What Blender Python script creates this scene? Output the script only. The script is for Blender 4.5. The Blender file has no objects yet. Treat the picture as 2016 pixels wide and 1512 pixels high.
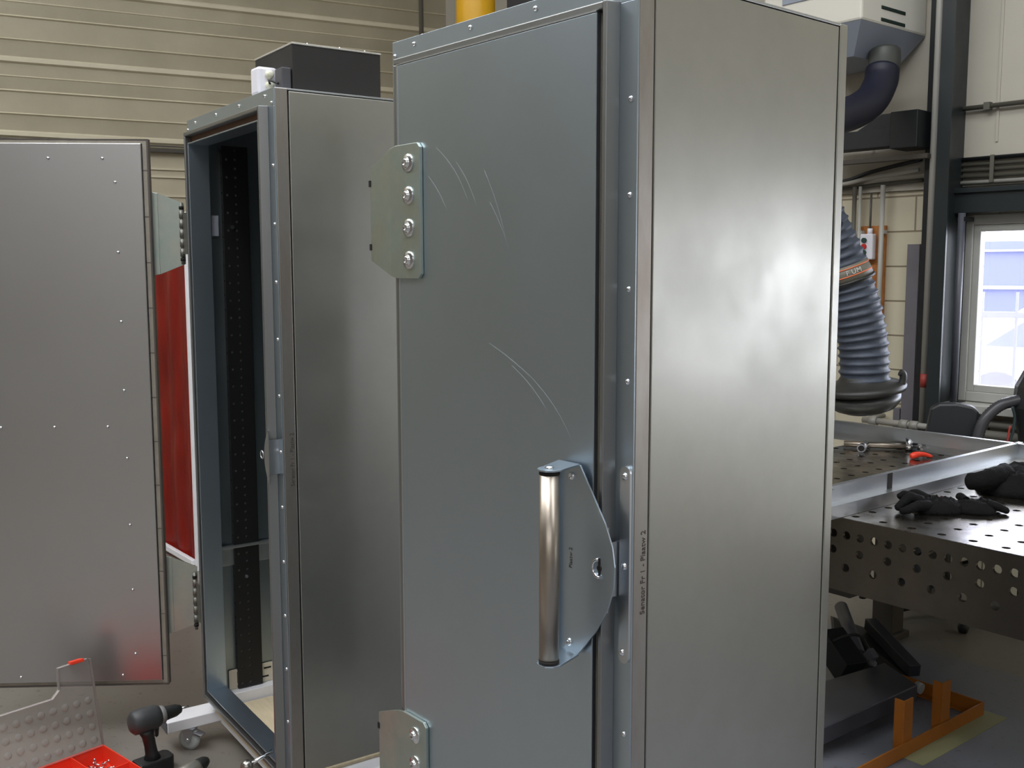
import bpy, bmesh, math, random
from mathutils import Vector, Matrix, noise
import mathutils
R = random.Random(7)
S = bpy.context.scene
COL = S.collection
PI = math.pi

# ------------------------------------------------------------------ camera
F, P, ROLL, H = 2020.0, 0.111, -0.0014, 1.67
cd = bpy.data.cameras.new('camera')
cam = bpy.data.objects.new('camera', cd)
COL.objects.link(cam)
cd.sensor_fit = 'HORIZONTAL'
cd.sensor_width = 36.0
cd.lens = F * 36.0 / 2016.0
cd.clip_start = 0.05
cd.clip_end = 200
cam.matrix_world = Matrix.Translation((0, 0, H)) @ Matrix.Rotation(PI / 2 - P, 4, 'X') @ Matrix.Rotation(ROLL, 4, 'Z')
S.camera = cam
S.view_settings.view_transform = 'Standard'
S.view_settings.look = 'None'
S.view_settings.exposure = 0.55
S.view_settings.gamma = 1.0
S.view_settings.use_curve_mapping = False

# ------------------------------------------------------------------ sky seen through the windows
w = bpy.data.worlds.new('overcast_sky')
S.world = w
w.use_nodes = True
wn = w.node_tree
bg = wn.nodes['Background']
bg.inputs['Color'].default_value = (0.95, 0.97, 1.0, 1)
bg.inputs['Strength'].default_value = 9.0


def area(name, loc, rot, sx, sy, power, color=(1, 1, 1), portal=False):
    d = bpy.data.lights.new(name, 'AREA')
    d.shape = 'RECTANGLE'
    d.size = sx
    d.size_y = sy
    d.energy = power
    d.color = color
    o = bpy.data.objects.new(name, d)
    COL.objects.link(o)
    o.location = loc
    o.rotation_euler = rot
    if portal:
        d.cycles.is_portal = True
    return o


# daylight strips in the hall roof, plus an added rear lamp
area('roof_area_lamp', (2.6, 0.2, 6.35), (0, 0, 0.84), 1.6, 9.0, 190, (0.94, 0.97, 1.0))
area('roof_area_lamp', (-3.6, 1.6, 6.35), (0, 0, 0.84), 1.6, 9.0, 370, (0.97, 0.98, 1.0))
area('roof_area_lamp', (-1.0, -9.9, 6.35), (0, 0, PI / 2), 1.8, 12.0, 380, (0.96, 0.97, 1.0))  # added lamp, brightens the back wall that the open door mirrors


# ------------------------------------------------------------------ helpers
def lin(c):
    return tuple((x / 12.92 if x <= 0.04045 else ((x + 0.055) / 1.055) ** 2.4) for x in [v / 255 for v in c])


def mat(name, rgb, rough=0.5, metal=0.0, var=0.0, scale=6.0, rvar=0.0, bump=0.0, bscale=40.0, stretch=(1, 1, 1), rgb2=None, spec=None):
    m = bpy.data.materials.new(name)
    m.use_nodes = True
    nt = m.node_tree
    b = nt.nodes['Principled BSDF']
    c = lin(rgb)
    b.inputs['Base Color'].default_value = (*c, 1)
    b.inputs['Roughness'].default_value = rough
    b.inputs['Metallic'].default_value = metal
    if spec is not None:
        b.inputs['Specular IOR Level'].default_value = spec
    if var or rvar or bump:
        tc = nt.nodes.new('ShaderNodeTexCoord')
        mp = nt.nodes.new('ShaderNodeMapping')
        mp.inputs['Scale'].default_value = stretch
        nt.links.new(tc.outputs['Object'], mp.inputs['Vector'])
        n1 = nt.nodes.new('ShaderNodeTexNoise')
        n1.inputs['Scale'].default_value = scale
        n1.inputs['Detail'].default_value = 6
        n1.inputs['Roughness'].default_value = 0.6
        nt.links.new(mp.outputs[0], n1.inputs['Vector'])
        if var:
            mx = nt.nodes.new('ShaderNodeMix')
            mx.data_type = 'RGBA'
            c2 = lin(rgb2) if rgb2 else tuple(x * (1 - var) for x in c)
            mx.inputs[6].default_value = (*c, 1)
            mx.inputs[7].default_value = (*c2, 1)
            rp = nt.nodes.new('ShaderNodeMapRange')
            rp.inputs[1].default_value = 0.35
            rp.inputs[2].default_value = 0.68
            nt.links.new(n1.outputs[0], rp.inputs[0])
            nt.links.new(rp.outputs[0], mx.inputs[0])
            nt.links.new(mx.outputs[2], b.inputs['Base Color'])
        if rvar:
            rr = nt.nodes.new('ShaderNodeMapRange')
            rr.inputs[1].default_value = 0.3
            rr.inputs[2].default_value = 0.7
            rr.inputs[3].default_value = rough - rvar
            rr.inputs[4].default_value = rough + rvar
            nt.links.new(n1.outputs[0], rr.inputs[0])
            nt.links.new(rr.outputs[0], b.inputs['Roughness'])
        if bump:
            n2 = nt.nodes.new('ShaderNodeTexNoise')
            n2.inputs['Scale'].default_value = bscale
            n2.inputs['Detail'].default_value = 4
            nt.links.new(mp.outputs[0], n2.inputs['Vector'])
            bp = nt.nodes.new('ShaderNodeBump')
            bp.inputs['Strength'].default_value = bump
            bp.inputs['Distance'].default_value = 0.01
            nt.links.new(n2.outputs[0], bp.inputs['Height'])
            nt.links.new(bp.outputs[0], b.inputs['Normal'])
    return m


GALV = mat('galvanised_sheet', (182, 195, 206), 0.38, 1.0, 0.05, 2.0, 0.03)
GALV_SIDE = mat('galvanised_side_sheet', (186, 186, 178), 0.38, 1.0, 0.10, 3.5, 0.045, 0.02, 2.0)
GALV_LT = mat('galvanised_light_sheet', (202, 206, 210), 0.36, 1.0, 0.05, 3.0, 0.03)
GALV_OLD = mat('yellow_zinc_plate', (190, 196, 188), 0.44, 1.0, 0.12, 10.0, 0.06, rgb2=(172, 186, 182))
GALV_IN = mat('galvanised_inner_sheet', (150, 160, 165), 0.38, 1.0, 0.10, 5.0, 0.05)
STRIP = mat('brownish_zinc_strip', (182, 180, 174), 0.42, 1.0, 0.2, 7.0, 0.05, stretch=(1, 1, .3), rgb2=(160, 150, 140))
ZINC = mat('bright_zinc', (225, 227, 232), 0.22, 1.0)
STEEL = mat('brushed_stainless', (176, 166, 154), 0.37, 1.0, 0.08, 60, 0.04, stretch=(1, 1, .05))
DARK = mat('dark_gap', (22, 18, 16), 0.8)
GASKET = mat('brown_gasket', (84, 52, 26), 0.7)
RUBBER = mat('grey_rubber_seal', (150, 144, 132), 0.6, 0, .2, 20)
RUBBERD = mat('dark_rubber_edge', (84, 78, 74), 0.5)
BLACKP = mat('black_plastic', (34, 35, 36), 0.45, 0, .3, 30)
BLACKSTEEL = mat('black_steel', (38, 40, 44), 0.42, 0, .3, 12, .08)
BLACKRAIL = mat('black_rack_rail', (13, 13, 14), 0.5)
BLACKBOX = mat('black_box_panel', (36, 34, 33), 0.6, 0, .2, 8)
WHITEP = mat('white_plastic', (232, 232, 240), 0.4)
WHITEPAINT = mat('white_painted_steel', (240, 240, 244), 0.25, 0, .05, 9)
PLY = mat('birch_plywood', (216, 200, 168), 0.6, 0, .16, 9, stretch=(1, 6, 1))
CLAD = mat('cream_cladding_sheet', (206, 198, 174), 0.45, 0, .12, 2.2, .05, .12, 8, rgb2=(194, 186, 162))
PANEL = mat('cream_wall_panel', (186, 181, 168), 0.5, 0, .1, 1.5)
COLUMN = mat('anthracite_steel_paint', (38, 44, 46), 0.38, 0, .25, 6, .06)
COLBLACK = mat('black_steel_paint', (26, 29, 31), 0.4)
CONDUIT = mat('grey_conduit', (172, 170, 162), 0.4)
CONDUITD = mat('olive_grey_conduit', (92, 90, 80), 0.45)
YELLOW = mat('yellow_crane_paint', (232, 176, 24), 0.42, 0, .1, 5)
ORANGE = mat('orange_brown_paint', (156, 92, 20), 0.5, 0, .15, 10)
OCHRE = mat('orange_board', (184, 120, 58), 0.6, 0, .35, 20, rgb2=(150, 92, 44))
RED = mat('red_welding_curtain', (176, 44, 32), 0.38, 0, .22, 4, .1, .4, 5, stretch=(2, 2, .5), rgb2=(140, 34, 28))
REDORANGE = mat('red_orange_plastic', (226, 62, 38), 0.42)
REDB = mat('red_button', (200, 40, 34), 0.4)
GREENB = mat('dark_green_button', (40, 70, 62), 0.4)
FANWHITE = mat('off_white_enamel', (222, 219, 208), 0.38)
FANGREY = mat('grey_hopper_enamel', (150, 158, 172), 0.4)
SLOT = mat('slot_dark_green', (28, 46, 40), 0.6)
BLUEHOSE = mat('navy_hose', (14, 18, 40), 0.5, 0, .3, 20)
HOSE = mat('blue_grey_hose_fabric', (66, 74, 88), 0.55, 0, .3, 14, 0, .3, 30)
HOOD = mat('black_hood_plastic', (44, 44, 42), 0.45, 0, .2, 15)
OLIVE = mat('olive_grey_band', (108, 104, 92), 0.5)
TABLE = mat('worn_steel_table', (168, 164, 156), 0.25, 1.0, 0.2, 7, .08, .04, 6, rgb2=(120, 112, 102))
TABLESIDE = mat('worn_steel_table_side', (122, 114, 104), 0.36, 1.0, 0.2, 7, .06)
GLOVE = mat('black_work_fabric', (14, 14, 15), 0.85, 0, .35, 25, 0, .5, 60, spec=.2)
DKGREY = mat('dark_grey_plate', (84, 86, 94), 0.4, 0, .2, 9)
PVC = mat('grey_pvc_pipe', (150, 148, 140), 0.4)
TAPE = mat('red_tape', (160, 60, 52), 0.5)
PAPER = mat('pale_green_strip', (150, 150, 112), 0.7)
INK = mat('pencil_grey_ink', (70, 62, 58), 0.7)
ORLINE = mat('orange_band_line', (222, 116, 72), 0.5)
FRAMEW = mat('grey_white_window_paint', (180, 180, 174), 0.4, 0, .1, 6)
PROFILE = mat('grey_steel_profile', (122, 120, 126), 0.42, 0.3, .15, 5)
WHITETXT = mat('white_lettering', (210, 210, 205), 0.5)


def clear_plastic():
    m = bpy.data.materials.new('clear_plastic')
    m.use_nodes = True
    nt = m.node_tree
    nt.nodes.clear()
    o = nt.nodes.new('ShaderNodeOutputMaterial')
    t = nt.nodes.new('ShaderNodeBsdfTransparent')
    t.inputs[0].default_value = (.93, .93, .93, 1)
    g = nt.nodes.new('ShaderNodeBsdfPrincipled')
    g.inputs['Base Color'].default_value = (.62, .58, .56, 1)
    g.inputs['Roughness'].default_value = .2
    mx = nt.nodes.new('ShaderNodeMixShader')
    fr = nt.nodes.new('ShaderNodeFresnel')
    fr.inputs[0].default_value = 1.45
    ad = nt.nodes.new('ShaderNodeMath')
    ad.operation = 'ADD'
    ad.inputs[1].default_value = .10
    nt.links.new(fr.outputs[0], ad.inputs[0])
    nt.links.new(ad.outputs[0], mx.inputs[0])
    nt.links.new(t.outputs[0], mx.inputs[1])
    nt.links.new(g.outputs[0], mx.inputs[2])
    nt.links.new(mx.outputs[0], o.inputs[0])
    return m


def window_glass():
    m = bpy.data.materials.new('window_glass')
    m.use_nodes = True
    nt = m.node_tree
    nt.nodes.clear()
    o = nt.nodes.new('ShaderNodeOutputMaterial')
    t = nt.nodes.new('ShaderNodeBsdfTransparent')
    t.inputs[0].default_value = (.95, .96, 1, 1)
    g = nt.nodes.new('ShaderNodeBsdfGlossy')
    g.inputs['Roughness'].default_value = .02
    mx = nt.nodes.new('ShaderNodeMixShader')
    mx.inputs[0].default_value = .06
    nt.links.new(t.outputs[0], mx.inputs[1])
    nt.links.new(g.outputs[0], mx.inputs[2])
    nt.links.new(mx.outputs[0], o.inputs[0])
    return m


CLEAR = clear_plastic()
GLASS = window_glass()


def block_wall():
    m = mat('cream_blockwork', (206, 198, 174), 0.5)
    nt = m.node_tree
    b = nt.nodes['Principled BSDF']
    tc = nt.nodes.new('ShaderNodeTexCoord')
    sp = nt.nodes.new('ShaderNodeSeparateXYZ')
    cb = nt.nodes.new('ShaderNodeCombineXYZ')
    nt.links.new(tc.outputs['Object'], sp.inputs[0])
    nt.links.new(sp.outputs[0], cb.inputs[0])
    nt.links.new(sp.outputs[2], cb.inputs[1])
    br = nt.nodes.new('ShaderNodeTexBrick')
    br.offset = .5
    br.inputs['Scale'].default_value = 1
    br.inputs['Brick Width'].default_value = .44
    br.inputs['Row Height'].default_value = .187
    br.inputs['Mortar Size'].default_value = .006
    br.inputs['Mortar Smooth'].default_value = .6
    br.inputs['Color1'].default_value = (*lin((208, 200, 176)), 1)
    br.inputs['Color2'].default_value = (*lin((200, 192, 168)), 1)
    br.inputs['Mortar'].default_value = (*lin((140, 128, 106)), 1)
    nt.links.new(cb.outputs[0], br.inputs[0])
    nt.links.new(br.outputs[0], b.inputs['Base Color'])
    bp = nt.nodes.new('ShaderNodeBump')
    bp.inputs['Strength'].default_value = .5
    bp.inputs['Distance'].default_value = .01
    bp.invert = True
    nt.links.new(br.outputs[1], bp.inputs['Height'])
    nt.links.new(bp.outputs[0], b.inputs['Normal'])
    return m


def floor_mat():
    m = bpy.data.materials.new('grey_floor_coating')
    m.use_nodes = True
    nt = m.node_tree
    b = nt.nodes['Principled BSDF']
    tc = nt.nodes.new('ShaderNodeTexCoord')
    n1 = nt.nodes.new('ShaderNodeTexNoise')
    n1.inputs['Scale'].default_value = 1.1
    n1.inputs['Detail'].default_value = 5
    n2 = nt.nodes.new('ShaderNodeTexNoise')
    n2.inputs['Scale'].default_value = 26
    n2.inputs['Detail'].default_value = 8
    n2.inputs['Roughness'].default_value = .7
    for n in (n1, n2):
        nt.links.new(tc.outputs['Object'], n.inputs['Vector'])
    r1 = nt.nodes.new('ShaderNodeValToRGB')
    r1.color_ramp.elements[0].position = .35
    r1.color_ramp.elements[0].color = (*lin((112, 106, 98)), 1)
    r1.color_ramp.elements[1].position = .65
    r1.color_ramp.elements[1].color = (*lin((124, 120, 114)), 1)
    nt.links.new(n1.outputs[0], r1.inputs[0])
    r2 = nt.nodes.new('ShaderNodeValToRGB')
    r2.color_ramp.elements[0].position = .30
    r2.color_ramp.elements[0].color = (.30, .30, .30, 1)
    r2.color_ramp.elements[1].position = .42
    r2.color_ramp.elements[1].color = (1, 1, 1, 1)
    nt.links.new(n2.outputs[0], r2.inputs[0])
    mx = nt.nodes.new('ShaderNodeMix')
    mx.data_type = 'RGBA'
    mx.blend_type = 'MULTIPLY'
    mx.inputs[0].default_value = .8
    # bluish walkway coat on the near right side, bounded by a straight paint edge
    sp = nt.nodes.new('ShaderNodeSeparateXYZ')
    nt.links.new(tc.outputs['Object'], sp.inputs[0])
    ma = nt.nodes.new('ShaderNodeMath'); ma.operation = 'MULTIPLY_ADD'
    ma.inputs[1].default_value = 1.089; ma.inputs[2].default_value = -6.341
    nt.links.new(sp.outputs[0], ma.inputs[0])
    ad = nt.nodes.new('ShaderNodeMath'); ad.operation = 'ADD'
    nt.links.new(ma.outputs[0], ad.inputs[0]); nt.links.new(sp.outputs[1], ad.inputs[1])
    mr = nt.nodes.new('ShaderNodeMapRange')
    mr.inputs[1].default_value = -.03; mr.inputs[2].default_value = .03
    mr.inputs[3].default_value = 1.0; mr.inputs[4].default_value = 0.0
    nt.links.new(ad.outputs[0], mr.inputs[0])
    m3 = nt.nodes.new('ShaderNodeMath'); m3.operation = 'GREATER_THAN'; m3.inputs[1].default_value = -.2
    nt.links.new(sp.outputs[0], m3.inputs[0])
    m4 = nt.nodes.new('ShaderNodeMath'); m4.operation = 'MULTIPLY'
    nt.links.new(mr.outputs[0], m4.inputs[0]); nt.links.new(m3.outputs[0], m4.inputs[1])
    mc = nt.nodes.new('ShaderNodeMix'); mc.data_type = 'RGBA'
    mc.inputs[7].default_value = (*lin((112, 114, 122)), 1)
    nt.links.new(m4.outputs[0], mc.inputs[0])
    nt.links.new(r1.outputs[0], mc.inputs[6])
    nt.links.new(mc.outputs[2], mx.inputs[6])
    nt.links.new(r2.outputs[0], mx.inputs[7])
    nt.links.new(mx.outputs[2], b.inputs['Base Color'])
    rr = nt.nodes.new('ShaderNodeMapRange')
    rr.inputs[3].default_value = .28
    rr.inputs[4].default_value = .5
    nt.links.new(n1.outputs[0], rr.inputs[0])
    nt.links.new(rr.outputs[0], b.inputs['Roughness'])
    return m


BLOCK = block_wall()
FLOOR = floor_mat()


# geometry builders -------------------------------------------------
def BM():
    return bmesh.new()


def box(bm, x0, x1, y0, y1, z0, z1, bev=0.0, M=None):
    x0, x1 = min(x0, x1), max(x0, x1)
    y0, y1 = min(y0, y1), max(y0, y1)
    z0, z1 = min(z0, z1), max(z0, z1)
    t = bmesh.new()
    v = [t.verts.new((x, y, z)) for x in (x0, x1) for y in (y0, y1) for z in (z0, z1)]
    for f in ((0, 1, 3, 2), (4, 6, 7, 5), (0, 4, 5, 1), (2, 3, 7, 6), (0, 2, 6, 4), (1, 5, 7, 3)):
        t.faces.new([v[i] for i in f])
    if bev:
        bmesh.ops.bevel(t, geom=t.edges[:], offset=bev, segments=2, affect='EDGES', profile=.5)
    join(bm, t, M)


def join(bm, t, M=None):
    if M is not None:
        bmesh.ops.transform(t, matrix=M, verts=t.verts[:])
    bmesh.ops.recalc_face_normals(t, faces=t.faces[:])
    mp = {v: bm.verts.new(v.co) for v in t.verts}
    for f in t.faces:
        try:
            nf = bm.faces.new([mp[v] for v in f.verts])
            nf.smooth = f.smooth
        except ValueError:
            pass
    t.free()


def prism(bm, pts, d0, d1, axis='z', bev=0.0, M=None):
    """polygon pts in the plane normal to axis, extruded from d0 to d1"""
    t = bmesh.new()

    def mk(a, b, d):
        return {'z': (a, b, d), 'y': (a, d, b), 'x': (d, a, b)}[axis]
    lo = [t.verts.new(mk(a, b, d0)) for a, b in pts]
    hi = [t.verts.new(mk(a, b, d1)) for a, b in pts]
    n = len(pts)
    t.faces.new(lo)
    t.faces.new(hi[::-1])
    for i in range(n):
        t.faces.new((lo[i], lo[(i + 1) % n], hi[(i + 1) % n], hi[i]))
    if bev:
        bmesh.ops.bevel(t, geom=t.edges[:], offset=bev, segments=2, affect='EDGES', profile=.5)
    join(bm, t, M)


def frame_of(d):
    d = Vector(d).normalized()
    a = Vector((0, 0, 1)) if abs(d.z) < .9 else Vector((1, 0, 0))
    x = d.cross(a).normalized()
    return x, d.cross(x).normalized()


def cyl(bm, a, b, r, r2=None, seg=20, cap=True, M=None):
    a, b = Vector(a), Vector(b)
    r2 = r if r2 is None else r2
    x, y = frame_of(b - a)
    t = bmesh.new()
    A = [t.verts.new(a + (x * math.cos(i * 2 * PI / seg) + y * math.sin(i * 2 * PI / seg)) * r) for i in range(seg)]
    B = [t.verts.new(b + (x * math.cos(i * 2 * PI / seg) + y * math.sin(i * 2 * PI / seg)) * r2) for i in range(seg)]
    for i in range(seg):
        f = t.faces.new((A[i], A[(i + 1) % seg], B[(i + 1) % seg], B[i]))
        f.smooth = True
    if cap:
        t.faces.new(A[::-1])
        t.faces.new(B)
    join(bm, t, M)


def tube(bm, pts, rad, seg=14, cap=True, M=None, closed=False):
    pts = [Vector(p) for p in pts]
    if not hasattr(rad, '__len__'):
        rad = [rad] * len(pts)
    t = bmesh.new()
    rings = []
    n = len(pts)
    px = None
    for i, p in enumerate(pts):
        if closed:
            d = pts[(i + 1) % n] - pts[i - 1]
        else:
            d = pts[min(i + 1, n - 1)] - pts[max(i - 1, 0)]
        d.normalize()
        if px is None:
            px, py = frame_of(d)
        else:
            px = (px - d * px.dot(d)).normalized()
            py = d.cross(px).normalized()
        rings.append([t.verts.new(p + (px * math.cos(k * 2 * PI / seg) + py * math.sin(k * 2 * PI / seg)) * rad[i]) for k in range(seg)])
    m = n if closed else n - 1
    for i in range(m):
        A, B = rings[i], rings[(i + 1) % n]
        for k in range(seg):
            f = t.faces.new((A[k], A[(k + 1) % seg], B[(k + 1) % seg], B[k]))
            f.smooth = True
    if cap and not closed:
        t.faces.new(rings[0][::-1])
        t.faces.new(rings[-1])
    join(bm, t, M)


def lathe(bm, prof, seg=28, M=None):
    """prof: (r, z) pairs, revolved about local z"""
    t = bmesh.new()
    rings = []
    for r, z in prof:
        if r < 1e-6:
            rings.append([t.verts.new((0, 0, z))])
        else:
            rings.append([t.verts.new((r * math.cos(k * 2 * PI / seg), r * math.sin(k * 2 * PI / seg), z)) for k in range(seg)])
    for A, B in zip(rings, rings[1:]):
        for k in range(seg):
            a = [A[k % len(A)], A[(k + 1) % len(A)], B[(k + 1) % len(B)], B[k % len(B)]]
            q = []
            for v in a:
                if v not in q:
                    q.append(v)
            if len(q) > 2:
                f = t.faces.new(q)
                f.smooth = True
    join(bm, t, M)


def smooth_path(ctrl, n=8):
    """Catmull-Rom through control points"""
    c = [Vector(p) for p in ctrl]
    c = [c[0] * 2 - c[1]] + c + [c[-1] * 2 - c[-2]]
    out = []
    for i in range(1, len(c) - 2):
        for k in range(n):
            t = k / n
            out.append(.5 * ((2 * c[i]) + (-c[i - 1] + c[i + 1]) * t + (2 * c[i - 1] - 5 * c[i] + 4 * c[i + 1] - c[i + 2]) * t * t + (-c[i - 1] + 3 * c[i] - 3 * c[i + 1] + c[i + 2]) * t ** 3))
    out.append(c[-2])
    return out


def perforated(bm, o, eu, ev, nu, nv, cell, hole, r, seg=12, depth=None, cv=None):
    """sheet of square cells; hole(i,j) -> True punches a round hole through that cell; depth: vector of the sheet's thickness"""
    o, eu, ev = Vector(o), Vector(eu).normalized(), Vector(ev).normalized()
    t = bmesh.new()
    cache = {}
    cv = cv or cell

    def V(i, j):
        if (i, j) not in cache:
            cache[(i, j)] = t.verts.new(o + eu * cell * i + ev * cv * j)
        return cache[(i, j)]
    for i in range(nu):
        for j in range(nv):
            if not hole(i, j):
                t.faces.new((V(i, j), V(i + 1, j), V(i + 1, j + 1), V(i, j + 1)))
                continue
            c = o + eu * cell * (i + .5) + ev * cv * (j + .5)
            ring = [t.verts.new(c + (eu * math.cos((k + .5) * 2 * PI / seg - .75 * PI) + ev * math.sin((k + .5) * 2 * PI / seg - .75 * PI)) * r) for k in range(seg)]
            cor = [V(i, j), V(i + 1, j), V(i + 1, j + 1), V(i, j + 1)]
            q = seg // 4
            for s in range(4):
                a, b = cor[s], cor[(s + 1) % 4]
                seq = [ring[(s * q + k) % seg] for k in range(q)]
                t.faces.new([a, b] + seq[::-1])
                t.faces.new((b, ring[(s * q + q) % seg], seq[-1]))
            if depth is not None:
                lo = [t.verts.new(v.co + Vector(depth)) for v in ring]
                for k in range(seg):
                    t.faces.new((ring[k], ring[(k + 1) % seg], lo[(k + 1) % seg], lo[k]))
    join(bm, t)


def link(name, bm, m, parent=None, loc=None, rotz=None, smooth=None, M=None):
    me = bpy.data.meshes.new(name)
    bm.to_mesh(me)
    bm.free()
    me.materials.append(m)
    o = bpy.data.objects.new(name, me)
    COL.objects.link(o)
    if parent is not None:
        o.parent = parent
    if loc is not None:
        o.location = loc
    if rotz is not None:
        o.rotation_euler = (0, 0, rotz)
    if M is not None:
        o.matrix_local = M
    if smooth:
        for p in me.polygons:
            p.use_smooth = True
    return o


def tag(o, label, cat, group=None):
    o['label'] = label
    o['category'] = cat
    if group:
        o['group'] = group
    return o


def thing(name, label, cat, loc=(0, 0, 0), rotz=0, group=None):
    o = bpy.data.objects.new(name, None)
    o.empty_display_size = .1
    COL.objects.link(o)
    o.location = loc
    o.rotation_euler = (0, 0, rotz)
    return tag(o, label, cat, group)


def struct(o):
    o['kind'] = 'structure'
    return o


def copies(src, locs, parent=None, rots=None):
    out = []
    for i, l in enumerate(locs):
        c = src if i == 0 else src.copy()
        if i:
            COL.objects.link(c)
        c.parent = parent
        c.location = l
        if rots:
            c.rotation_euler = rots[i]
        out.append(c)
    return out


def writing(text, size, m, parent, M, name='marker_writing', thick=.0004):
    cu = bpy.data.curves.new(name, 'FONT')
    cu.body = text
    cu.size = size
    cu.extrude = thick
    cu.offset = 0
    tmp = bpy.data.objects.new(name, cu)
    COL.objects.link(tmp)
    dg = bpy.context.evaluated_depsgraph_get()
    me = bpy.data.meshes.new_from_object(tmp.evaluated_get(dg))
    bpy.data.objects.remove(tmp)
    me.materials.clear()
    me.materials.append(m)
    o = bpy.data.objects.new(name, me)
    COL.objects.link(o)
    o.parent = parent
    o.matrix_local = M
    return o


class Loc:
    def __init__(s, x, y, a):
        s.o = Vector((x, y, 0))
        s.a = a
        s.u = Vector((math.cos(a), math.sin(a), 0))
        s.v = Vector((-math.sin(a), math.cos(a), 0))

    def w(s, u, v, z=0):
        return s.o + s.u * u + s.v * v + Vector((0, 0, z))


# ------------------------------------------------------------------ the hall
WR = Loc(2.30, 5.37, math.atan2(-.743, .669))          # right wall: u along it towards the right, v out of the hall
KU = -4.2                                              # corner with the left wall
LWd = Vector((.8924, .4512, 0))
LW = Loc(-2.48, 7.5, math.atan2(.4512, .8924))         # left wall: u towards the corner, v out of the hall
corner = WR.w(KU, 0)
KL = (corner - LW.o).dot(LW.u)

bm = BM()
box(bm, -16, 16, -14, 12, -.2, 0)
struct(link('floor', bm, FLOOR))
bm = BM()
box(bm, -16, 16, -14, 12, 6.5, 6.7)
struct(link('ceiling', bm, PANEL))
for nm, a in (('wall_back', (-14.5, 10, -12.3, -12.0)),):
    bm = BM()
    box(bm, a[0], a[1], a[2], a[3], 0, 6.5)
    struct(link(nm, bm, PANEL))
bm = BM()
box(bm, -14.2, -13.9, -12, 3, 0, 6.5)
struct(link('wall_side', bm, PANEL))
bm = BM()
box(bm, 9.0, 9.3, -12, -1.5, 0, 6.5)
struct(link('wall_front', bm, PANEL))

# left wall: horizontally profiled cladding sheets
bm = BM()
prof = []
z0 = 2.545
per = .487
zz = 2.56
prof.append((0.0, 0.0))
prof.append((0.0, zz - .01))
n = 0
while zz < 6.5:
    # one sheet: shallow grooves and one wide lap
    for dz, dv in ((0, 0), (.012, .018), (.036, .018), (.048, 0), (.150, 0), (.158, .012), (.166, 0), (.300, 0), (.308, .012), (.318, 0), (.398, 0), (.404, .006), (.410, 0), (per - .004, 0)):
        prof.append((dv, zz + dz))
    zz += per
low = []
t = BM()
vs0, vs1 = [], []
for dv, z in prof:
    p0 = (-12.5, -dv, z)
    p1 = (KL, -dv, z)
    vs0.append(t.verts.new(p0))
    vs1.append(t.verts.new(p1))
for i in range(len(prof) - 1):
    t.faces.new((vs0[i], vs1[i], vs1[i + 1], vs0[i + 1]))
join(bm, t)
# lower part below the rail: narrower boards
for z in [2.39, 2.335, 2.20, 2.05, 1.9, 1.7, 1.5, 1.3, 1.1, .9, .7, .5, .3]:
    box(bm, -12.5, KL, -.012, 0, z - .006, z + .006)
box(bm, -12.5, KL, .0, .1, 0, 6.5)
for f in bm.faces:
    f.smooth = False
o = struct(link('wall_left', bm, CLAD, loc=LW.o, rotz=LW.a))
bm = BM()
box(bm, -12.5, KL, -.05, -.015, 2.505, 2.53)
box(bm, -12.5, KL, -.035, -.015, 2.545, 2.552)
struct(link('trim_1', bm, mat('dark_steel_rail', (62, 58, 50), .5), loc=LW.o, rotz=LW.a))

# right wall with window openings
WIN = [(.045, 1.45), (3.3, 4.7), (6.5, 7.9)]
WZ0, WZ1 = .99, 1.945
UEND = 10.2


def wall_with_openings(zlo, zhi, m, name, v0, v1):
    bm = BM()
    box(bm, KU, UEND, v0, v1, zhi, 6.5)
    return bm


bm = BM()
edges = [KU] + [e for a in WIN for e in a] + [UEND]
for i in range(0, len(edges), 2):
    box(bm, edges[i], edges[i + 1], 0, .25, 0, 2.085)
for a, b in WIN:
    box(bm, a, b, 0, .25, 0, WZ0)
    box(bm, a, b, 0, .25, WZ1, 2.085)
struct(link('wall_right', bm, BLOCK, loc=WR.o, rotz=WR.a))
# cladding above the blockwork, vertical ribs, slightly proud
bm = BM()
box(bm, KU, UEND, -.02, .25, 2.087, 6.5)
u = KU + .1
while u < UEND:
    box(bm, u, u + .012, -.026, -.02, 2.30, 6.45)
    u += .33
struct(link('wall_right_upper', bm, PANEL, loc=WR.o, rotz=WR.a))


def build_window(idx, a, b):
    root = struct(bpy.data.objects.new('window_%d' % idx, None))
    COL.objects.link(root)
    root.location = WR.w(a, 0, WZ0)
    root.rotation_euler = (0, 0, WR.a)
    W_, H_ = b - a, WZ1 - WZ0
    bm = BM()
    for (x0, x1, z0_, z1_) in ((0, .05, 0, H_), (W_ - .05, W_, 0, H_), (.05, W_ - .05, H_ - .05, H_), (.05, W_ - .05, 0, .05)):
        box(bm, x0, x1, -.012, .07, z0_, z1_, .004)
    for (x0, x1, z0_, z1_) in ((.05, .085, .05, H_ - .05), (W_ - .085, W_ - .05, .05, H_ - .05), (.085, W_ - .085, H_ - .085, H_ - .05), (.085, W_ - .085, .05, .085)):
        box(bm, x0, x1, .0, .05, z0_, z1_, .003)
    link('window_frame', bm, FRAMEW, root)
    bm = BM()
    box(bm, .08, W_ - .08, .022, .028, .08, H_ - .08)
    link('window_glass', bm, GLASS, root)
    bm = BM()
    box(bm, -.06, W_ + .06, -.14, -.001, -.045, -.004, .004)
    link('window_sill', bm, FRAMEW, root)
    area('window_portal', WR.w((a + b) / 2, .2, (WZ0 + WZ1) / 2), (PI / 2, 0, WR.a + PI), W_, H_, 1, portal=True)


for i, (a, b) in enumerate(WIN):
    build_window(i + 1, a, b)

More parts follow.
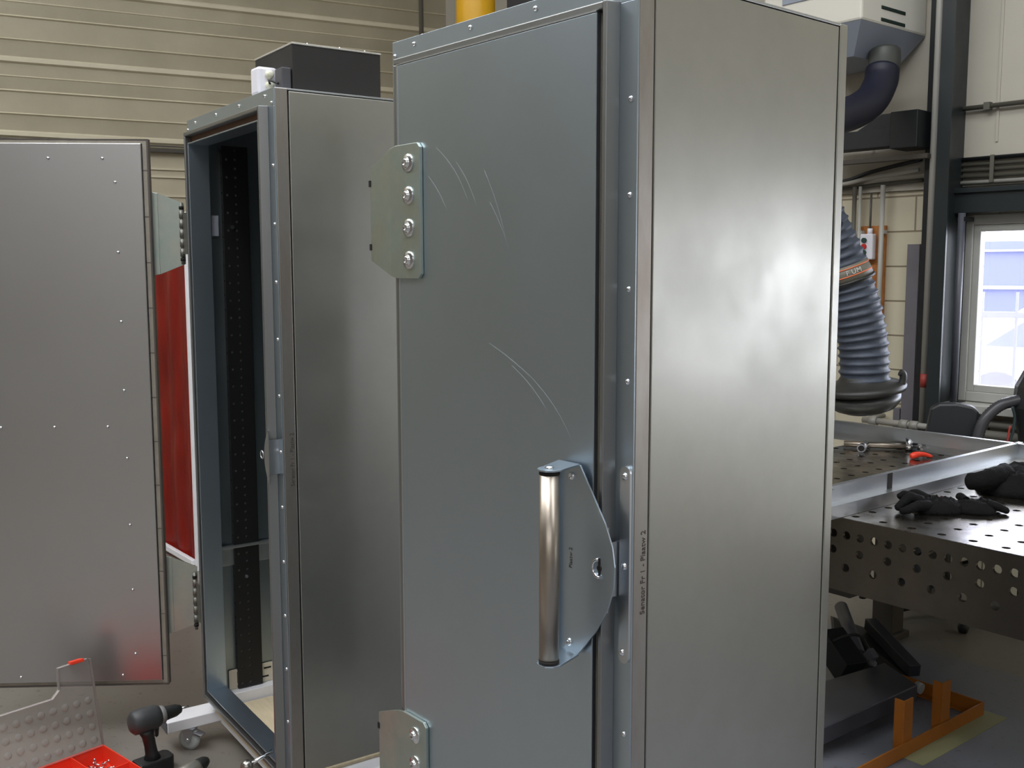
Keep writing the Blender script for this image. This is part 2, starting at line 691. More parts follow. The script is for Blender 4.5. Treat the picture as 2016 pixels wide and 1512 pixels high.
# dark steel lintel above the first window and dark reveal at its left
bm = BM()
box(bm, .0, 1.9, -.10, -.001, 1.95, 2.075, .004)
box(bm, .0, 1.9, -.115, -.10, 2.05, 2.075, .002)
struct(link('trim_2', bm, COLUMN, loc=WR.w(0, 0), rotz=WR.a))
bm = BM()
box(bm, -.045, .040, -.022, -.001, .0, 1.95)
struct(link('trim_3', bm, COLBLACK, loc=WR.w(0, 0), rotz=WR.a))


# wall clutter is placed by (s along the right wall, height); at the given distance off the wall
def fs(px, off, py=500):
    """distance along the right wall of image column px (row py) for something standing off the wall by off"""
    X, Y = (px - 1008) / F, (py - 756) / F
    d = Vector((X, math.cos(P) - Y * math.sin(P), -math.sin(P) - Y * math.cos(P)))
    o = WR.w(0, -off)
    t = o.dot(WR.v) / d.dot(WR.v)
    q = d * t
    return (q - Vector((WR.o.x, WR.o.y, 0))).dot(WR.u), q.z + H


# steel column (H section)
sa, sb = fs(1838, .22)[0], fs(1864, .22)[0]
bm = BM()
box(bm, sa, sb, -.235, -.22, 0, 6.5)
box(bm, (sa + sb) / 2 - .006, (sa + sb) / 2 + .006, -.22, -.016, 0, 6.5)
box(bm, sa, sb, -.016, -.021 + .0045, 0, 6.5)
struct(link('trim_4', bm, COLUMN, loc=WR.w(0, 0), rotz=WR.a))
# second dark upright left of the column
sc, sd = fs(1817, .12)[0], fs(1843, .12)[0]
bm = BM()
box(bm, sc, sd, -.14, -.021, 0, 6.5)
struct(link('trim_5', bm, COLBLACK, loc=WR.w(0, 0), rotz=WR.a))
# dark tube right of column, by the window
s_ = fs(1886, .12, 600)[0]
o = thing('roller_rail', 'dark blue-grey vertical rail between the steel column and the window', 'rail', WR.w(s_, -.12, .93), WR.a)
bm = BM()
cyl(bm, (0, 0, 0), (0, 0, 1.02), .018)
link('rail', bm, DKGREY, o)
for z in (.04, .98):
    bm = BM()
    box(bm, -.02, .02, -.01, .095, z, z + .02)
    link('rail_bracket', bm, COLBLACK, o)

# vertical conduit in front of the dark upright
s_ = fs(1831, .17)[0]
o = thing('conduit', 'grey vertical conduit with red tape running down beside the dark column', 'conduit', WR.w(s_, -.17, .86), WR.a)
bm = BM()
cyl(bm, (0, 0, 0), (0, 0, 3.9), .020)
link('pipe', bm, CONDUIT, o)
bm = BM()
cyl(bm, (0, 0, .20), (0, 0, .27), .0215)
link('red_tape', bm, TAPE, o)
for z in (.35, 1.2, 2.1, 3.0):
    bm = BM()
    box(bm, -.022, .022, 0.0, .028, z, z + .02)
    link('clip', bm, CONDUITD, o)

# bundle of horizontal conduits above the window, and one higher
for k, (z, r_, rgbm, lab) in enumerate(((2.105, .010, CONDUIT, 'lowest conduit of the bundle above the window lintel'),
                                  (2.135, .010, CONDUITD, 'second conduit from the bottom of the bundle above the lintel'),
                                  (2.165, .009, CONDUITD, 'middle conduit of the bundle above the window lintel'),
                                  (2.193, .009, CONDUITD, 'second conduit from the top of the bundle above the lintel'),
                                  (2.222, .011, COLBLACK, 'topmost dark conduit of the bundle above the window lintel'))):
    bm = BM()
    cyl(bm, (0, 0, 0), (3.6, 0, 0), r_)
    tag(link('conduit', bm, rgbm, loc=WR.w(-.02, -.035, z), rotz=WR.a), lab, 'conduit', 'horizontal conduits above the window')
bm = BM()
box(bm, 0, .02, -.054, -.047, 0, .135, .001)
tag(link('conduit_clamp', bm, CONDUITD, loc=WR.w(.18, 0, 2.10), rotz=WR.a), 'grey upright clamp across the conduit bundle above the lintel', 'clamp')
bm = BM()
cyl(bm, (0, 0, 0), (3.6, 0, 0), .012)
box(bm, .14, .17, -.018, .018, -.018, .018)
tag(link('conduit', bm, CONDUITD, loc=WR.w(-.0, -.047, 2.475), rotz=WR.a), 'single dark conduit crossing the cream wall high above the window', 'conduit')

# conduits left of the column
sL = -1.1
for k, (z, dz, m_, lab) in enumerate(((2.115, .02, CONDUITD, 'thin dark conduit entering the column from the left, lower one'), (2.15, .09, COLBLACK, 'dark cable rising towards the column, upper one'), (2.135, .05, CONDUIT, 'pale grey conduit bending up towards the column'))):
    bm = BM()
    pts = smooth_path([(0, 0, 0), (.45, 0, 0), (.65, 0, dz * .5), (.93, 0, dz)], 6)
    tube(bm, pts, .011)
    tag(link('conduit', bm, m_, loc=WR.w(sL, -.035 - .024 * k, z), rotz=WR.a), lab, 'conduit', 'conduits left of the column')
for px_, zb, zt, r_, m_, lab in ((1679, 1.0, 2.12, .012, CONDUITD, 'dark vertical conduit nearest the cabinet, behind the fume hose'),
                                 (1690, 1.0, 2.12, .009, CONDUIT, 'second vertical conduit from the cabinet, left of the orange board'),
                                 (1734, 1.0, 2.12, .013, CONDUIT, 'vertical conduit crossing the right part of the orange board')):
    s_ = fs(px_, .06)[0]
    bm = BM()
    cyl(bm, (0, 0, 0), (0, 0, zt - zb), r_)
    for z in (.3, .86):
        box(bm, -.016, .016, 0, .034, z, z + .02)
    tag(link('conduit', bm, m_, loc=WR.w(s_, -.06, zb), rotz=WR.a), lab, 'conduit', 'vertical conduits by the orange board')

# orange mounting board with push button box
s0, z1_ = fs(1692, .0, 447)
s1 = fs(1748, .0, 447)[0]
bm = BM()
box(bm, 0, s1 - s0, -.022, -.001, 0, .62, .002)
tag(link('mounting_board', bm, OCHRE, loc=WR.w(s0, 0, z1_ - .62), rotz=WR.a), 'orange-brown board on the cream block wall behind the fume hose', 'board')
s0, z1_ = fs(1695, .06, 462)
s1, z0_ = fs(1718, .06, 512)
o = thing('push_button_box', 'white push button box with red and dark buttons on the orange board', 'control box', WR.w(s0, -.023, z0_), WR.a)
wb, hb = s1 - s0, z1_ - z0_
bm = BM()
box(bm, 0, wb, -.045, 0, 0, hb, .006)
cyl(bm, (wb * .6, -.02, hb), (wb * .6, -.02, hb + .03), .014)
link('housing', bm, WHITEP, o)
for k, m_ in enumerate((GREENB, REDB, GREENB)):
    bm = BM()
    cyl(bm, (wb * .38, -.045, 0), (wb * .38, -.058, 0), .014)
    link('button', bm, m_, o, loc=(0, 0, hb * (.75 - .24 * k)))
bm = BM()
cyl(bm, (wb * .6, -.02, hb + .03), (wb * .6, -.02, hb + .22), .006)
link('cable', bm, CONDUITD, o)

# grey profile leaning against the block wall
sa, zt = fs(1787, .07, 482)
sb = fs(1811, .07, 482)[0]
o = thing('steel_profile', 'long grey steel channel standing upright against the block wall', 'steel profile', WR.w(sa, -.07, 0), WR.a)
bm = BM()
wd = sb - sa
box(bm, 0, wd, 0, .006, 0, zt, .001)
box(bm, 0, .006, .006, .06, 0, zt)
box(bm, wd - .006, wd, .006, .06, 0, zt)
link('channel', bm, PROFILE, o)
bm = BM()
box(bm, -.035, .002, .0, .06, .0, .92)
tag(link('steel_offcut', bm, PROFILE, loc=WR.w(sa - .008, -.07, 0), rotz=WR.a), 'short grey steel piece standing just left of the long channel', 'steel offcut')

# low horizontal water pipe with fittings
sA, zA = fs(1725, .10, 822)
sB, zB = fs(1845, .10, 826)
o = thing('water_pipe', 'grey pipe with tee fittings low on the block wall behind the table', 'pipe', WR.w(sA, -.24, zA), WR.a)
bm = BM()
cyl(bm, (0, 0, 0), (sB - sA + .1, 0, 0), .017)
link('pipe', bm, PVC, o)
for x in (.06, fs(1806, .10, 822)[0] - sA, fs(1826, .10, 822)[0] - sA):
    bm = BM()
    cyl(bm, (-.022, 0, 0), (.022, 0, 0), .024)
    link('fitting', bm, PVC, o, loc=(x, 0, 0))
bm = BM()
cyl(bm, (.06, 0, 0), (.06, 0, -.2), .015)
cyl(bm, (.0, .01, 0), (.0, .22, 0), .013)
link('branch', bm, PVC, o)

# heating pipes below the window
for k, (z, r_, lab) in enumerate(((.915, .024, 'upper grey heating pipe below the window sill'), (.855, .022, 'lower grey heating pipe below the window sill'))):
    bm = BM()
    cyl(bm, (0, 0, 0), (2.6, 0, 0), r_)
    tag(link('heating_pipe', bm, PVC, loc=WR.w(.15, -.06, z - .02), rotz=WR.a), lab, 'pipe', 'heating pipes under the window')

# ------------------------------------------------------------------ outdoors through the window
bm = BM()
box(bm, -40, 60, .3, 80, -.6, -.3)
struct(link('ground_outside', bm, mat('pale_asphalt', (190, 190, 196), .8), loc=WR.o, rotz=WR.a))
OUTC = mat('pale_plaster', (215, 218, 235), .8)
OUTW = mat('blue_grey_window', (84, 88, 118), .4)
vd = Vector((.48, .877, 0))
oc = Vector((.48 * 27, .877 * 27, -.3))
ob = thing('office_building', 'pale building with a big blue-grey window seen through the glass', 'building', oc, -.50)
bm = BM()
box(bm, -14, 14, 0, 9, 0, 9)
link('facade', bm, OUTC, ob)
bm = BM()
box(bm, -2.55, 8, -.1, 0, .95, 2.62)
for k in range(5):
    box(bm, -2.55 + 1.8 * k, -2.49 + 1.8 * k, -.16, -.1, .95, 2.62)
link('window', bm, OUTW, ob)
bm = BM()
box(bm, -2.55, 8, -.2, -.1, 1.50, 1.57)
box(bm, -2.2, 8, -.2, -.1, 2.38, 2.42)
link('window_bar', bm, OUTC, ob)
oc = Vector((.47 * 15.5 + .5, .877 * 15.5, -.3))
car = thing('parked_car', 'white parked car just visible outside through the window', 'car', oc, -.45)
bm = BM()
prism(bm, [(-1.9, .25), (1.9, .25), (1.95, .7), (1.6, .82), (1.0, .9), (.5, 1.38), (-.9, 1.42), (-1.5, .95), (-1.95, .85)], -.8, .8, 'y', .04)
link('body', bm, mat('white_car_paint', (225, 228, 240), .3), car)
bm = BM()
prism(bm, [(.92, .92), (.48, 1.3), (-.85, 1.33), (-1.35, .97)], -.815, .815, 'y')
link('window', bm, mat('washed_out_car_glass', (150, 155, 190), .3), car)  # glass paled in colour to imitate overexposure
for x in (-1.2, 1.2):
    for y in (-.8, .8):
        bm = BM()
        cyl(bm, (0, -.1, 0), (0, .1, 0), .32)
        link('wheel', bm, mat('washed_out_wheel', (150, 150, 162), .6), car, loc=(x, y, .32))  # wheel colour lightened to look washed out by glare
fe = thing('bar_fence', 'pale bar fence outside between the window and the car', 'fence', Vector((.47 * 11, .877 * 11, -.3)), -.50)
bm = BM()
box(bm, -4, 5, -.02, .02, .1, .16)
box(bm, -4, 5, -.02, .02, 1.5, 1.56)
for k in range(30):
    box(bm, -4 + .3 * k, -3.975 + .3 * k, -.012, .012, 0, 1.75)
link('bars', bm, mat('pale_fence', (190, 194, 225), .6), fe)

# ------------------------------------------------------------------ yellow crane column and things above the cabinet
o = thing('crane_column', 'thick yellow round steel column rising behind the closed cabinet', 'column', (-.235, 6.95, 0))
bm = BM()
cyl(bm, (0, 0, 0), (0, 0, 6.4), .128, seg=40)
link('column', bm, YELLOW, o)
bm = BM()
cyl(bm, (0, 0, 0), (0, 0, .03), .24, seg=24)
link('base_plate', bm, YELLOW, o)
bm = BM()
box(bm, 0, .9, -.15, .15, 3.36, 3.75)
tag(link('switch_cabinet', bm, BLACKBOX, loc=(-.03, 7.15, 0), rotz=0), 'dark box at the top edge right of the yellow column', 'box')
bm = BM()
cyl(bm, (0, 0, 0), (0, 0, 4.0), .018)
box(bm, -.02, .02, 0, .1, 3.0, 3.03)
tag(link('conduit', bm, CONDUITD, loc=(-.70, 8.22, 2.4), rotz=LW.a), 'thin vertical conduit on the cream cladding left of the yellow column', 'conduit')

# ------------------------------------------------------------------ sheet metal cabinets
T, B = 2.168, .168


LEAF = mat('warm_galvanised_sheet', (188, 188, 190), 0.34, 1.0, 0.05, 2.0, 0.03)
SURR = mat('darkened_surround_sheet', (152, 154, 154), 0.42, 1.0, 0.05, 2.0, 0.03)  # same galvanised sheet, darkened in colour to imitate a dark reflection
KNUCKLE = mat('dull_hinge_steel', (140, 140, 134), .6, 1.0)


def rivet_mesh():
    bm = BM()
    lathe(bm, [(0, .0042), (.0028, .0038), (.0048, .0022), (.0055, 0)], 14, Matrix.Rotation(PI / 2, 4, 'X'))
    return bm


def bolt_mesh():
    """large flat washer with low button head, axis towards -y"""
    bm = BM()
    M = Matrix.Rotation(PI / 2, 4, 'X')
    lathe(bm, [(.0195, 0), (.0195, .002), (.0185, .0032), (.012, .0042), (.0105, .0046), (.0100, .0075), (.008, .0105), (.0045, .0115), (.0035, .0065), (0, .0065)], 28, M)
    return bm


def cabinet(name, label, x, y, a, wd, dp, open_door):
    root = thing(name, label, 'cabinet', (x, y, 0), a)
    lt = -wd
    # side panel with strips
    bm = BM()
    box(bm, -.014, 0, .040, dp - .030, B + .01, T - .006, .002)
    link('side_panel', bm, GALV_SIDE, root)
    bm = BM()
    box(bm, -.014, .0012, -.0005, .0355, B, T, .0015)
    cs = link('corner_strip', bm, STRIP, root)
    cs['label'] = 'brownish corner strip'
    bm = BM()
    box(bm, -.014, .0012, dp - .026, dp, B, T, .002)
    link('rear_strip', bm, GALV_SIDE, root)
    # carcass: left wall, back, top, inner right wall
    bm = BM()
    box(bm, -.024, -.0145, .002, dp - .002, B + .005, T - .01)
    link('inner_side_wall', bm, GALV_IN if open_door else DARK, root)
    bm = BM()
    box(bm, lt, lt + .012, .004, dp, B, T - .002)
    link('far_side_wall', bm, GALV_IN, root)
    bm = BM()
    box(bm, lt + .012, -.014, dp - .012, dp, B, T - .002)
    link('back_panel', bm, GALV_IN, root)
    bm = BM()
    box(bm, lt, -.0005, .0005, dp, T - .004, T + .0015, .001)
    link('top_panel', bm, GALV_LT, root)
    # outer flange ring
    fr = BM()
    box(fr, lt, 0, -.004, 0.003, 2.120, T, .0008)
    box(fr, -.043, 0, -.004, .003, B, 2.120, .0008)
    box(fr, lt, lt + .045, -.004, .003, B, 2.120, .0008)
    box(fr, lt, 0, -.004, .003, B, .19, .0008)
    flange = link('front_flange', fr, GALV, root)
    rv = link('rivet', rivet_mesh(), ZINC, flange)
    locs = [(-.015, -.004, 1.958 - .1612 * k) for k in range(12)] + [(-.015, -.004, 2.128), (lt + .010, -.004, 2.137)]
    locs += [(-.042 - .021 - .2075 * k * (wd / .776), -.004, 2.152) for k in range(4)]
    copies(rv, locs, flange)
    # raised surround
    rl = lt + .040
    bm = BM()
    box(bm, rl, -.0585, -.030, -.004, 2.110, 2.1235, .0025)
    prism(bm, [(-.058, -.030), (-.049, -.030), (-.041, -.004), (-.058, -.004)], .172, 2.1235, 'z', .0015)
    box(bm, rl, rl + .010, -.030, -.004, .182, 2.110, .0025)
    box(bm, rl, -.0585, -.030, -.004, .172, .184, .0025)
    link('door_surround', bm, SURR, root)
    # gasket groove
    bm = BM()
    box(bm, rl + .010, -.058, -.010, -.004, 2.086, 2.110)
    box(bm, -.074, -.058, -.010, -.004, .184, 2.10)
    box(bm, rl + .010, rl + .024, -.010, -.004, .184, 2.10)
    box(bm, rl + .010, -.058, -.010, -.004, .184, .200)
    g = link('gasket', bm, GASKET, root)
    # inner lip and deep return
    bm = BM()
    d1 = .045
    box(bm, rl + .022, -.072, -.024, d1, 2.083, 2.0875, .001)
    box(bm, -.077, -.072, -.024, d1, .20, 2.0875, .001)
    box(bm, rl + .022, rl + .027, -.024, d1, .20, 2.0875, .001)
    box(bm, rl + .022, -.072, -.024, d1, .199, .204, .001)
    link('opening_return', bm, GALV, root)
    # latch plate with rounded ends on the flange, crescent catch
    pz0, pz1 = .965, 1.325
    pts = []
    for k in range(9):
        pts.append((-.013 + .012 * math.cos(PI * k / 8), pz1 - .012 + .012 * math.sin(PI * k / 8)))
    for k in range(9):
        pts.append((-.013 - .012 * math.cos(PI * k / 8), pz0 + .012 - .012 * math.sin(PI * k / 8)))
    bm = BM()
    if not open_door:
        prism(bm, pts, -.010, -.004, 'y')
    pc = 1.137
    R_ = .102
    cres = []
    for k in range(25):
        an = math.radians(-50 + 100 * k / 24)
        cres.append((.0355 - R_ * math.cos(an), pc + R_ * math.sin(an)))
    prism(bm, cres, -.0345, -.0315, 'y')
    box(bm, -.031, -.0285, -.0345, -.004, pc - .050, pc + .050)
    if open_door:
        tube(bm, [(-.087 + .011 * math.cos(q * PI / 8), -.033, pc + .0 + .011 * math.sin(q * PI / 8)) for q in range(16)], .0024, 8, closed=True)
    lp = link('latch_plate', bm, GALV_LT, root)
    if not open_door:
        rb = link('latch_rivet', rivet_mesh(), ZINC, lp)
        for c in copies(rb, [(-.013, -.010, 1.307), (-.013, -.010, 1.144), (-.016, -.010, .985)], lp):
            c.scale = (1.25, 1.25, 1.25)
    # hinge knuckles on the cabinet side
    pu = lt - .045
    for zc in (1.794, .497):
        bm = BM()
        cyl(bm, (pu, -.02, zc - .105), (pu, -.02, zc + .105), .0056, seg=16)
        for q in range(5):
            zq = zc - .078 + .0325 * q
            cyl(bm, (pu, -.02, zq), (pu, -.02, zq + .027), .0082, seg=18)
        box(bm, pu, lt + .002, -.018, -.012, zc - .07, zc + .07)
        hk = link('hinge_knuckle', bm, KNUCKLE, root)
        for dz in (-.088, .088):
            bm = BM()
            cyl(bm, (pu, -.02, zc + dz - .005), (pu, -.02, zc + dz + .005), .0082, seg=16)
            link('bushing', bm, DARK, hk)
    # handwriting on the corner strip
    M = Matrix.Translation((.0016, .031 - .002, 1.050)) @ Matrix(((0, 0, 1, 0), (0, -1, 0, 0), (1, 0, 0, 0), (0, 0, 0, 1)))
    M = Matrix.Translation((.0016, .029, 1.050)) @ Matrix(((0, 0, 1, 0), (0, -1, 0, 0), (1, 0, 0, 0), (0, 0, 0, 1)))
    M = Matrix(((0, 0, 1, .0016), (0, -1, 0, .029), (1, 0, 0, 1.052), (0, 0, 0, 1)))
    wr = writing('Senator Fr 1 - Plaatw 2', .0166, INK, root, M)
    return root


def door(root, wd, rot, open_door):
    """door hung on its pin; local x from the pin along the door, -y outer face when closed"""
    pu = -wd - .045
    W0, W1 = .105, .105 + (wd - .70) * 0 + (-.070 - (pu + .105))
    W1 = -.070 - pu - .0
    W0 = .102
    Z0, Z1 = .200, 2.107
    bm = BM()
    # outer skin pan with inner rim, thickness 28 mm; local y of outer face: -.012
    yo, yi = -.012, .010
    box(bm, W0, W1, yo, yo + .012, Z0, Z1, .0015)
    M = Matrix.Translation((pu, -.02, 0)) @ Matrix.Rotation(rot, 4, 'Z')
    d = link('door', bm, GALV, root, M=M)
    bm = BM()
    t = .012
    box(bm, W0, W1, yo + t, yi, Z1 - t, Z1)
    box(bm, W0, W1, yo + t, yi, Z0, Z0 + t)
    box(bm, W0, W0 + .018, yo + t, yi, Z0 + t, Z1 - t)
    box(bm, W1 - .018, W1, yo + t, yi, Z0 + t, Z1 - t)
    link('rubber_seal', bm, RUBBER, d)
    bm = BM()
    box(bm, W0 - .0015, W0 + .004, yo - .001, yi + .002, Z0 - .004, Z1 + .003)
    box(bm, W0, W1, yo - .001, yi + .002, Z1 + .0003, Z1 + .003)
    box(bm, W0, W1, yo - .001, yi + .002, Z0 - .006, Z0 - .001)
    link('edge_trim', bm, RUBBERD if open_door else GALV_LT, d)
    if open_door:
        bm = BM()
        box(bm, W0 + .020, W1 - .020, yi - .004, yi + .010, Z0 + .014, Z1 - .012, .002)
        link('inner_panel', bm, LEAF, d)
        bm = BM()
        for k in range(12):
            z = Z0 + .1 + k * .155
            box(bm, W0 + .003, W0 + .0185, yi, yi + .0012, z, z + .002)
        link('seal_joint', bm, RUBBERD, d)
        rb = rivet_mesh()
        rv = link('door_rivet', rb, ZINC, d)
        locs = [(.212, yi + .010, z) for z in (1.965, 1.73, 1.494, 1.256, 1.018, .781, .547, .313)]
        locs += [(x, yi + .010, 2.044) for x in (.251, .43, .61)] + [(x, yi + .010, 1.13) for x in (.273, .454, .635)] + [(.259, yi + .010, .235), (.615, yi + .010, .235)]
        copies(rv, locs, d, [(0, 0, PI)] * len(locs))
    # hinge plates wrap the outer face
    for zc in (1.794, .516):
        bm = BM()
        hz = .143
        y1 = yo - .008
        prism(bm, [(W0 + .002, zc - hz), (.185, zc - hz), (.195, zc - hz + .010), (.195, zc + hz - .010), (.185, zc + hz), (W0 + .002, zc + hz), (.082, zc + hz - .005), (.082, zc - hz + .005)], yo - .0085, yo - .0005, 'y', .0012)
        # angled ear to the pin
        t_ = bmesh.new()
        A = [(.082, zc - hz + .005), (.082, zc + hz - .005), (-.006, zc + .103), (-.006, zc - .103)]
        yA = [yo - .0045, yo - .0045, -.012, -.012]
        lo = [t_.verts.new((p[0], yy - .003, p[1])) for p, yy in zip(A, yA)]
        hi = [t_.verts.new((p[0], yy + .003, p[1])) for p, yy in zip(A, yA)]
        t_.faces.new(lo)
        t_.faces.new(hi[::-1])
        for i in range(4):
            t_.faces.new((lo[i], lo[(i + 1) % 4], hi[(i + 1) % 4], hi[i]))
        join(bm, t_)
        hp = link('hinge_plate', bm, GALV_OLD, d)
        if not open_door:
            for dz in (-.080, .062):
                bm = BM()
                box(bm, -.0105, -.0030, -.0165, -.0085, zc + dz, zc + dz + .014)
                link('hinge_slit', bm, DARK, d)
            b0 = link('hinge_bolt', bolt_mesh(), ZINC, d)
            copies(b0, [(.152, yo - .0085, zc + .103 - .0688 * k) for k in range(4)], d)
    return d


C1 = Loc(.21517, 1.77687, -.86776)
C2 = Loc(-.64993, 2.88672, -.97068)
cab1 = cabinet('metal_cabinet', 'tall galvanised metal cabinet with closed door and bar handle, in the foreground', C1.o.x, C1.o.y, C1.a, .735, .625, False)
d1 = door(cab1, .735, 0, False)
cab2 = cabinet('metal_cabinet', 'tall galvanised metal cabinet standing open with black rack rail inside', C2.o.x, C2.o.y, C2.a, .776, .60, True)
d2 = door(cab2, .776, math.radians(-121.5), True)

for u0_, u1_ in ((-.715, -.625), (-.11, -.02)):
    bm = BM()
    box(bm, u0_, u1_, .01, .615, .0, B - .0005, .003)
    link('base_beam', bm, WHITEPAINT, cab1)
# closed cabinet: handle on the door (in cabinet coordinates)
ho = [(-.150, .966), (-.097, .966), (-.085, .978), (-.050, 1.020), (-.020, 1.070), (-.006, 1.110), (-.004, 1.150), (-.010, 1.185), (-.028, 1.225), (-.060, 1.272), (-.092, 1.320), (-.150, 1.321)]
hb = thing('x', 'x', 'x')
bpy.data.objects.remove(hb)
bm = BM()
prism(bm, ho, -.0440, -.0405, 'y', .0006)
box(bm, -.150, -.1465, -.056, -.0405, .968, 1.318, .0008)
box(bm, -.150, -.136, -.0405, -.0325, 1.0, 1.30)
for z in (1.3185, .9635):
    prism(bm, [(-.150, -.042), (-.094, -.042), (-.076, -.105), (-.078, -.120), (-.088, -.132), (-.100, -.134), (-.112, -.130), (-.120, -.118), (-.122, -.105)], z, z + .0035, 'z', .0006)
hd = link('handle_bracket', bm, GALV, cab1)
bm = BM()
cyl(bm, (-.099, -.112, .974), (-.099, -.112, 1.312), .0180, seg=48)
gp = link('handle_grip', bm, STEEL, hd)
gp['label'] = 'brushed stainless grip tube'
for z in (.967, 1.3118):
    bm = BM()
    cyl(bm, (0, 0, 0), (0, 0, .0065), .0186, seg=40)
    link('grip_end_ring', bm, DARK, hd, loc=(-.099, -.112, z))
bm = BM()
lathe(bm, [(.008, 0), (.008, .002), (.006, .004), (.0, .0045)], 18)
link('grip_screw', bm, ZINC, hd, loc=(-.099, -.112, 1.322))
for u_, z_ in ((-.113, 1.297), (-.117, .984)):
    bm = BM()
    M = Matrix.Rotation(PI / 2, 4, 'X')
    lathe(bm, [(.0075, 0), (.0072, .002), (.0058, .0036), (.0035, .0042), (.003, .0022), (0, .0022)], 20, M)
    link('handle_screw', bm, ZINC, hd, loc=(u_, -.044, z_))
bm = BM()
for k in range(2):
    pass
tube(bm, [(-.041 + .0150 * math.cos(q * PI / 12), -.0462, 1.141 + .0160 * math.sin(q * PI / 12)) for q in range(6, 20)], .0032, 8)
link('lock_ring', bm, ZINC, hd)
bm = BM()
cyl(bm, (-.041, -.0438, 1.141), (-.041, -.0452, 1.141), .0055, seg=16)
box(bm, -.0435, -.0385, -.0452, -.0438, 1.124, 1.160, .0006)
link('lock_slot', bm, DARK, hd)
M = Matrix(((0, -0., 1, -.1175), (0, 0, 0, 0), (0, 0, 0, 0), (0, 0, 0, 1)))
writing('Plaatw 2', .0115, INK, hd, Matrix(((0, -1, 0, -.111), (0, 0, -1, -.0445), (1, 0, 0, 1.125), (0, 0, 0, 1))), 'etched_mark', .0002)

# fine scratches on the closed door: thin raised hairlines in the zinc
def scratch(pts):
    b = BM()
    tube(b, pts, .00035, 4)
    return b


SCR = mat('scratched_zinc', (188, 194, 196), .6, 1.0)
bm = BM()
ys = -.0322
for A, Bp, cur in (((-.537, 1.922), (-.427, 1.802), .008), ((-.468, 1.886), (-.403, 1.796), .004), ((-.378, 1.864), (-.309, 1.719), .004), ((-.565, 1.865), (-.500, 1.790), .003), ((-.364, 1.525), (-.235, 1.465), .002), ((-.294, 1.485), (-.190, 1.405), .004), ((-.235, 1.465), (-.123, 1.357), .006), ((-.36, 1.80), (-.30, 1.70), .003)):
    pts = []
    for k in range(9):
        t_ = k / 8
        pts.append((A[0] + (Bp[0] - A[0]) * t_ + cur * math.sin(PI * t_), ys, A[1] + (Bp[1] - A[1]) * t_ + cur * math.sin(PI * t_)))
    tube(bm, pts, .00016, 4)
sc_ = link('scratches', bm, SCR, d1)
sc_.matrix_local = Matrix.Translation((.780, .02, 0))

# open cabinet interior
lt2 = -.776
bm = BM()
# perforated rack rail: wide face towards the opening (+u), narrow face to the front
t_ = BM()
ru, rv0, rv1 = -.742, .100, .190
perforated(bm, (ru, rv0, .170), (0, 1, 0), (0, 0, 1), 3, 64, .030, lambda i, j: (i == 1) or (i == 0 and j % 2 == 0), .0045, 8, (-.003, 0, 0))
perforated(bm, (ru - .025, rv0, .170), (1, 0, 0), (0, 0, 1), 1, 76, .025, lambda i, j: j % 2 == 0, .004, 8, (0, .003, 0))
box(bm, ru - .025, ru, rv1 - .002, rv1, .170, 2.07)
rr = link('rack_rail', bm, BLACKRAIL, cab2)
rr['label'] = 'black perforated rack rail'
bm = BM()
box(bm, ru - .012, ru - .006, rv0 + .004, rv1 - .004, .170, 2.06)  # added grey sheet; its colour stands in for wall reflections through the holes
link('hole_glint_sheet', bm, mat('grey_hole_glint', (120, 121, 118), .5), rr)
# wall brackets, cross ledges
bm = BM()
box(bm, lt2 + .012, lt2 + .032, .058, .082, 1.785, 1.855, .001)
link('bracket', bm, mat('grey_painted_bracket', (170, 176, 188), .5), cab2)
for z0_ in (.655, .60):
    pass
bm = BM()
box(bm, lt2 + .012, lt2 + .022, .046, .56, .625, .70, .001)
box(bm, lt2 + .012, lt2 + .040, .046, .56, .690, .70, .001)
link('cross_ledge', bm, GALV_LT, cab2)
bm = BM()
cyl(bm, (ru, .128, 1.816), (ru + .006, .128, 1.816), .007)
link('rail_bolt', bm, ZINC, cab2)
bm = BM()
cyl(bm, (ru, .140, .580), (ru + .006, .140, .580), .006)
link('rail_bolt', bm, ZINC, cab2)
# white plinth channel with slotted upright flange
bm = BM()
box(bm, -.795, -.715, .005, .60, .1205, .166, .002)
link('plinth_channel', bm, WHITEPAINT, cab2)
bm = BM()
box(bm, -.760, -.756, .07, .59, .1665, .238, .001)
sf = link('slotted_flange', bm, mat('cream_slotted_strip', (214, 206, 186), .5), cab2)
bm = BM()
for k in range(7):
    for z in (.185, .216):
        box(bm, -.7562, -.7550, .19 + .045 * k + (.01 if z > .2 else 0), .218 + .045 * k + (.01 if z > .2 else 0), z, z + .006)
link('slot', bm, DARK, sf)
# ball-ended locking lever at the lower front corner
bm = BM()
cyl(bm, (-.079, -.030, .237), (-.071, -.105, .219), .0062, .0052)
lv = link('ball_lever', bm, ZINC, cab2)
bm = BM()
lathe(bm, [(0, -.019), (.0073, -.0176), (.0134, -.0134), (.0176, -.0073), (.019, 0), (.0176, .0073), (.0134, .0134), (.0073, .0176), (0, .019)], 24)
link('ball_knob', bm, mat('satin_metal_ball', (170, 166, 160), .3, 1.0), lv, loc=(-.070, -.113, .217))

